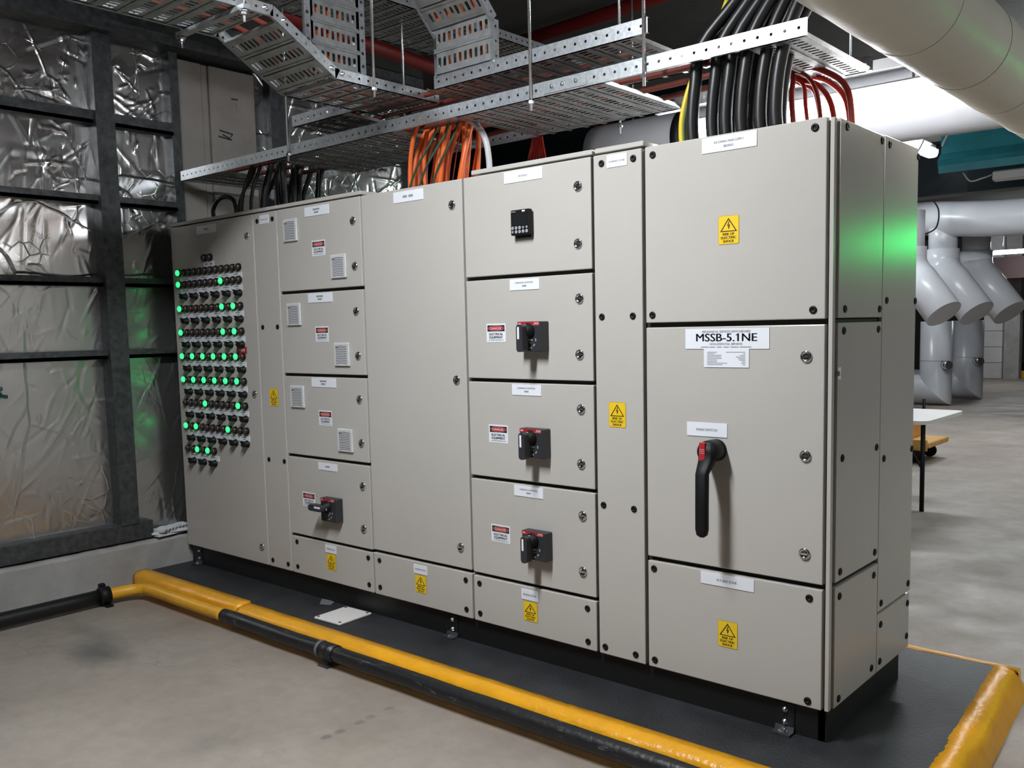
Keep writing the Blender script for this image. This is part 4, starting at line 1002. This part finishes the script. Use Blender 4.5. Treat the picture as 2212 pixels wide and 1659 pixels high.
m_ = MB(); m_.tube([(-1.542, 1.75, 2.60), (-1.482, 1.75, 2.60)], .1775, BLACK, 36); bd_ = m_.build('black_band', dg_)
for x in (-1.9, -.6):
    m_ = MB(); m_.tube([(x, 1.75, 2.77), (x, 1.75, 4.0)], .006, STEEL, 6); m_.build('hanger', dg_)
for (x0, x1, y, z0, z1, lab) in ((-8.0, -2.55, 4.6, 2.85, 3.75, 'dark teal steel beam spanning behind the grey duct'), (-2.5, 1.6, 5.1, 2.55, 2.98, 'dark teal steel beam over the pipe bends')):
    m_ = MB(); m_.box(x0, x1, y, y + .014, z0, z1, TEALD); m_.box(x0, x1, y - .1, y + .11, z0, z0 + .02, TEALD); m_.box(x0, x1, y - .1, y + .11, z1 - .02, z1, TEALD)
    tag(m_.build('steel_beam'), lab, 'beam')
tg = thing('teal_gutter_beam', 'bright teal folded steel member hanging by the dark beam', 'beam', (-.3, 4.5, 2.6))
def zed(P, x0, x1, nm):
    m_ = MB(); t_ = .006
    for (a, b) in zip(P[:-1], P[1:]):
        dy, dz = b[0] - a[0], b[1] - a[1]; l_ = math.hypot(dy, dz); ny, nz = -dz / l_ * t_, dy / l_ * t_
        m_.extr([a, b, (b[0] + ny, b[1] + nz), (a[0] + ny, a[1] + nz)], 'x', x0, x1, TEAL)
    m_.build(nm, tg)
zed([(4.30, 2.62), (4.30, 2.67), (4.36, 2.67)], -.90, 1.2, 'bottom_lip'); zed([(4.38, 2.665), (4.36, 2.72), (4.44, 2.78), (4.46, 2.86)], -.925, 1.2, 'lower_flange')
zed([(4.46, 2.86), (4.50, 3.02), (4.62, 3.06), (4.9, 3.08)], -.935, 1.2, 'web'); 
m_ = MB(); m_.tube([(-.92, 4.44, 2.84), (-.86, 4.5, 3.02)], .008, GREYC, 6); m_.build('brace', tg)
m_ = MB(); m_.cbox(-.55, .6, 4.34, 4.42, 2.53, 2.60, .01, GREYC); tag(m_.build('small_batten'), 'unlit grey batten fixed under the teal member', 'light')
tag(MB().tube(spline([(-1.0, 4.2, 4.0), (-.97, 4.2, 3.4), (-.95, 4.22, 3.05), (-1.0, 4.24, 2.85), (-1.12, 4.25, 2.7), (-1.3, 4.3, 2.6)], 8), .006, GREYC, 6).build('hanging_wire'), 'thin grey wire drooping in front of the dark beam', 'wire')
tag(MB().tube(spline([(-.75, 4.36, 2.62), (-.70, 4.36, 2.55), (-.62, 4.36, 2.56), (-.56, 4.38, 2.58)], 8), .006, GREYC, 6).build('hanging_wire'), 'short white wire looping under the teal member', 'wire')
# fire pipes
tag(MB().tube([(-3.35, -.6, 3.43), (-3.6, 2.2, 3.40), (-3.78, 4.3, 3.40)], .045, FIRE, 16).build('fire_pipe'), 'dark red fire pipe running behind the cable risers', 'pipe')
tag(MB().tube([(-4.1, 3.0, 3.90), (-2.2, 2.95, 3.93), (1.0, 2.9, 3.94)], .05, FIRE, 16).build('fire_pipe'), 'dark red fire pipe close under the ceiling', 'pipe')

# ------------------------------------------------------------------ grey pipe assembly far behind
hd = thing('pipe_header', 'large grey plastic header pipe with three capped slanted drops', 'pipe', (-3, 13.5, 2.85))
m_ = MB(); m_.tube(spline([(-5.2, 15.6, 3.42), (-4.4, 14.6, 3.36), (-3.7, 13.85, 3.26), (-3.1, 13.55, 3.18), (-2.4, 13.5, 3.14), (-.8, 13.5, 3.14), (1.5, 13.5, 3.14)], 6), .29, PVC, 28); m_.build('header', hd)
def drop(x, y, ztop):
    m_ = MB(); m_.tube([(x, y, ztop), (x, y, 2.62)], .228, PVC, 24); m_.build('drop_pipe', hd)
    m_ = MB(); m_.tube([(x, y, 2.72), (x, y, 2.36)], .262, PVC, 24); m_.build('socket', hd)
    dx = .62; m_ = MB(); m_.tube([(x, y, 2.52), (x + .03, y - .02, 2.40), (x + .10, y - .04, 2.28), (x + .16, y - .06, 2.20), (x + dx, y - .25, 1.62)], [.262, .265, .27, .285, .285], PVC, 28)
    m_.build('slanted_branch', hd)
drop(-3.74, 12.7, 3.3); drop(-3.51, 13.7, 3.2); drop(-3.24, 14.7, 3.2)
for (x, y, lab) in ((-4.22, 13.0, 'upright grey pipe elbow half hidden by the switchboard end'), (-3.78, 14.4, 'upright grey pipe elbow standing in the middle of the row'), (-3.66, 16.0, 'upright grey pipe elbow furthest along the row')):
    t = thing('pipe_elbow', lab, 'pipe', (x, y, 0), 'grey upright pipes')
    R_ = .268 if y > 13.5 else .20; n_ = 24
    # vertical leg cut at 45 degrees, meeting a horizontal leg
    def mitre(top, lowfun, nm):
        V = []
        for k in range(n_):
            a = 2 * PI * k / n_; V.append((x + R_ * math.cos(a), y + R_ * math.sin(a), top))
        for k in range(n_):
            a = 2 * PI * k / n_; V.append((x + R_ * math.cos(a), y + R_ * math.sin(a), R_ - R_ * math.cos(a) + .012))
        m_ = MB(); m_.add(V, [(k, (k + 1) % n_, n_ + (k + 1) % n_, n_ + k) for k in range(n_)] + [tuple(range(n_))], PVC, True); m_.build(nm, t)
        H_ = []
        for k in range(n_):
            a = 2 * PI * k / n_; H_.append((x + R_ * math.cos(a), y + R_ * math.sin(a), R_ - R_ * math.cos(a) + .012))
        H2 = [(x - 1.3, p[1], p[2]) for p in H_]
        m_ = MB(); m_.add(H_ + H2, [(k, (k + 1) % n_, n_ + (k + 1) % n_, n_ + k) for k in range(n_)] + [tuple(n_ + k for k in range(n_))], PVC, True); m_.build('floor_leg', t)
    mitre(1.50, None, 'upright_leg')
    m_ = MB(); m_.tube([(x, y, .80), (x, y, .815)], R_ * 1.012, PVC, n_); m_.build('joint_ring', t)
    m_ = MB(); m_.tube([(x + R_ * .7, y - R_ * .7, .73), (x + R_ * 1.1, y - R_ * 1.0, .73)], .075, STEEL, 14); m_.build('side_spigot', t)
tag(MB().tube(spline([(-3.62, 13.15, 3.6), (-3.45, 13.18, 3.35), (-3.48, 13.2, 3.05), (-3.7, 13.25, 2.95)], 8), .012, BLACK, 8).build('hanging_wire'), 'black cable looped over the grey header pipe', 'wire')

# ------------------------------------------------------------------ folding table, trolley, far kerb
ft = thing('folding_table', 'white folding table with black steel legs behind the switchboard', 'table', (-1.7, 5.15, 0))
P = rrect(-2.75, -1.03, 4.60, 5.66, .09, 6); m_ = MB(); m_.extr([(x, y) for x, y in P], 'z', .715, .745, TABLE); m_.build('table_top', ft)
for x in (-1.09, -2.6):
    for y in ((4.70, 5.56) if x < -2 else (4.70,)):
        m_ = MB(); m_.tube([(x, y, 0), (x, y, .715)], .018, BLACK, 10); m_.build('leg', ft)
    if x < -2: m_ = MB(); m_.tube([(x, 4.70, .22), (x, 5.56, .22)], .010, BLACK, 8); m_.build('leg_crossbar', ft)
    s_ = -1 if x > -2 else 1
    m_ = MB(); m_.tube([(x, 4.72, .33), (x + s_ * .30, 4.95, .70)], .010, BLACK, 8); m_.build('brace', ft)
tr = thing('platform_trolley', 'yellow wooden crate trolley standing under and beyond the folding table', 'trolley', (-2.2, 7.4, 0)); 
m_ = MB(); m_.cbox(-3.0, -1.78, 7.25, 7.95, .17, .23, .01, WOOD); m_.build('deck', tr)
m_ = MB(); m_.cbox(-3.0, -1.80, 7.22, 7.25, .14, .26, .004, WOOD); m_.build('side_board', tr)
m_ = MB(); m_.cbox(-2.9, -2.05, 7.40, 7.90, .23, .52, .01, WOOD); m_.build('crate', tr)
for (x, y) in ((-1.95, 7.32), (-1.95, 7.85), (-2.9, 7.32), (-2.9, 7.85)):
    m_ = MB(); m_.tube([(x, y - .02, .07), (x, y + .02, .07)], .07, BLACK, 16); m_.build('wheel', tr)
    m_ = MB(); m_.box(x - .03, x + .03, y - .03, y + .03, .10, .17, FRAME); m_.build('caster_fork', tr)
m_ = MB(); m_.tube([(-1.86, 7.30, .20), (-1.86, 7.30, .70)], .016, BLACK, 8); m_.build('corner_post', tr)
m_ = MB(); m_.box(-3.0, -1.82, 7.17, 7.215, .09, .125, BLACK); m_.build('lower_rail', tr)
fk = thing('far_kerb', 'low platform with yellow edge at the far end of the hall', 'kerb', (-3, 24, 0))
m_ = MB(); m_.box(-6, 2, 23.2, 25.6, 0, .16, CONC); m_.build('platform', fk); m_ = MB(); m_.box(-4.7, 2, 23.05, 23.2, 0, .17, KERB); m_.build('painted_edge', fk)
for k in range(6):
    x = -4.9 + k * .80; m_ = MB(); rr = random.Random(k + 40); V = []
    for i in range(6):
        for j in range(6): V.append((x + i * .14 + rr.uniform(-.03, .03), 23.4 + j * .16, .165 + rr.uniform(0, .22) * (1 if 0 < i < 5 else .1)))
    F = [(i * 6 + j, (i + 1) * 6 + j, (i + 1) * 6 + j + 1, i * 6 + j + 1) for i in range(5) for j in range(5)]
    base = [(v[0], v[1], .16) for v in V]; m_.add(V + base, F + [tuple(reversed([36 + q_ for q_ in f])) for f in F], PAPER if k % 2 else BLACK)
    tag(m_.build('crumpled_sheet', fix=False), 'crumpled white plastic sheet lying on the far platform' if k % 2 else 'crumpled black plastic sheet lying on the far platform', 'sheeting', 'sheeting on the far platform')
col_ = thing('block_column', 'white blockwork column at the far end of the hall', 'column', (-4.7, 22.6, 0))
for k in range(10):
    m_ = MB(); m_.cbox(-4.95, -4.52, 22.4, 22.8, k * .40 + .004, (k + 1) * .40 - .004, .008, BLOCK); m_.build('block', col_)
m_ = MB(); m_.box(-4.50, -4.15, 22.5, 22.8, 0, 4.0, CONC); tag(m_.build('concrete_pier'), 'grey concrete pier beside the white block column', 'column')
m_ = MB(); m_.box(-4.45, -1, 21.0, 21.5, 2.45, 2.95, mat('red_brown_beam', (.035, .016, .016), .7)); tag(m_.build('ceiling_beam'), 'reddish brown beam under the far ceiling', 'beam')

# small fitting poking through the foil
wf = thing('wall_fitting', 'small bluish steel bolt fitting sticking out of the foil wall', 'bolt', (-4.31, -1.02, 1.255))
m_ = MB(); m_.lathe([(.022, 0), (.022, .012), (.014, .012), (.014, .05), (0, .052)], (1, .2, 0), (-4.322, -1.02, 1.28), mat('blue_steel', (.12, .30, .33), .25, 1.0), 8, False); m_.build('upper_bolt', wf)
m_ = MB(); m_.lathe([(.020, 0), (.020, .014), (.012, .014), (.012, .06), (0, .062)], (1, .5, -.2), (-4.322, -1.01, 1.245), mat('blue_steel', (.12, .30, .33), .25, 1.0), 8, False); m_.build('lower_bolt', wf)
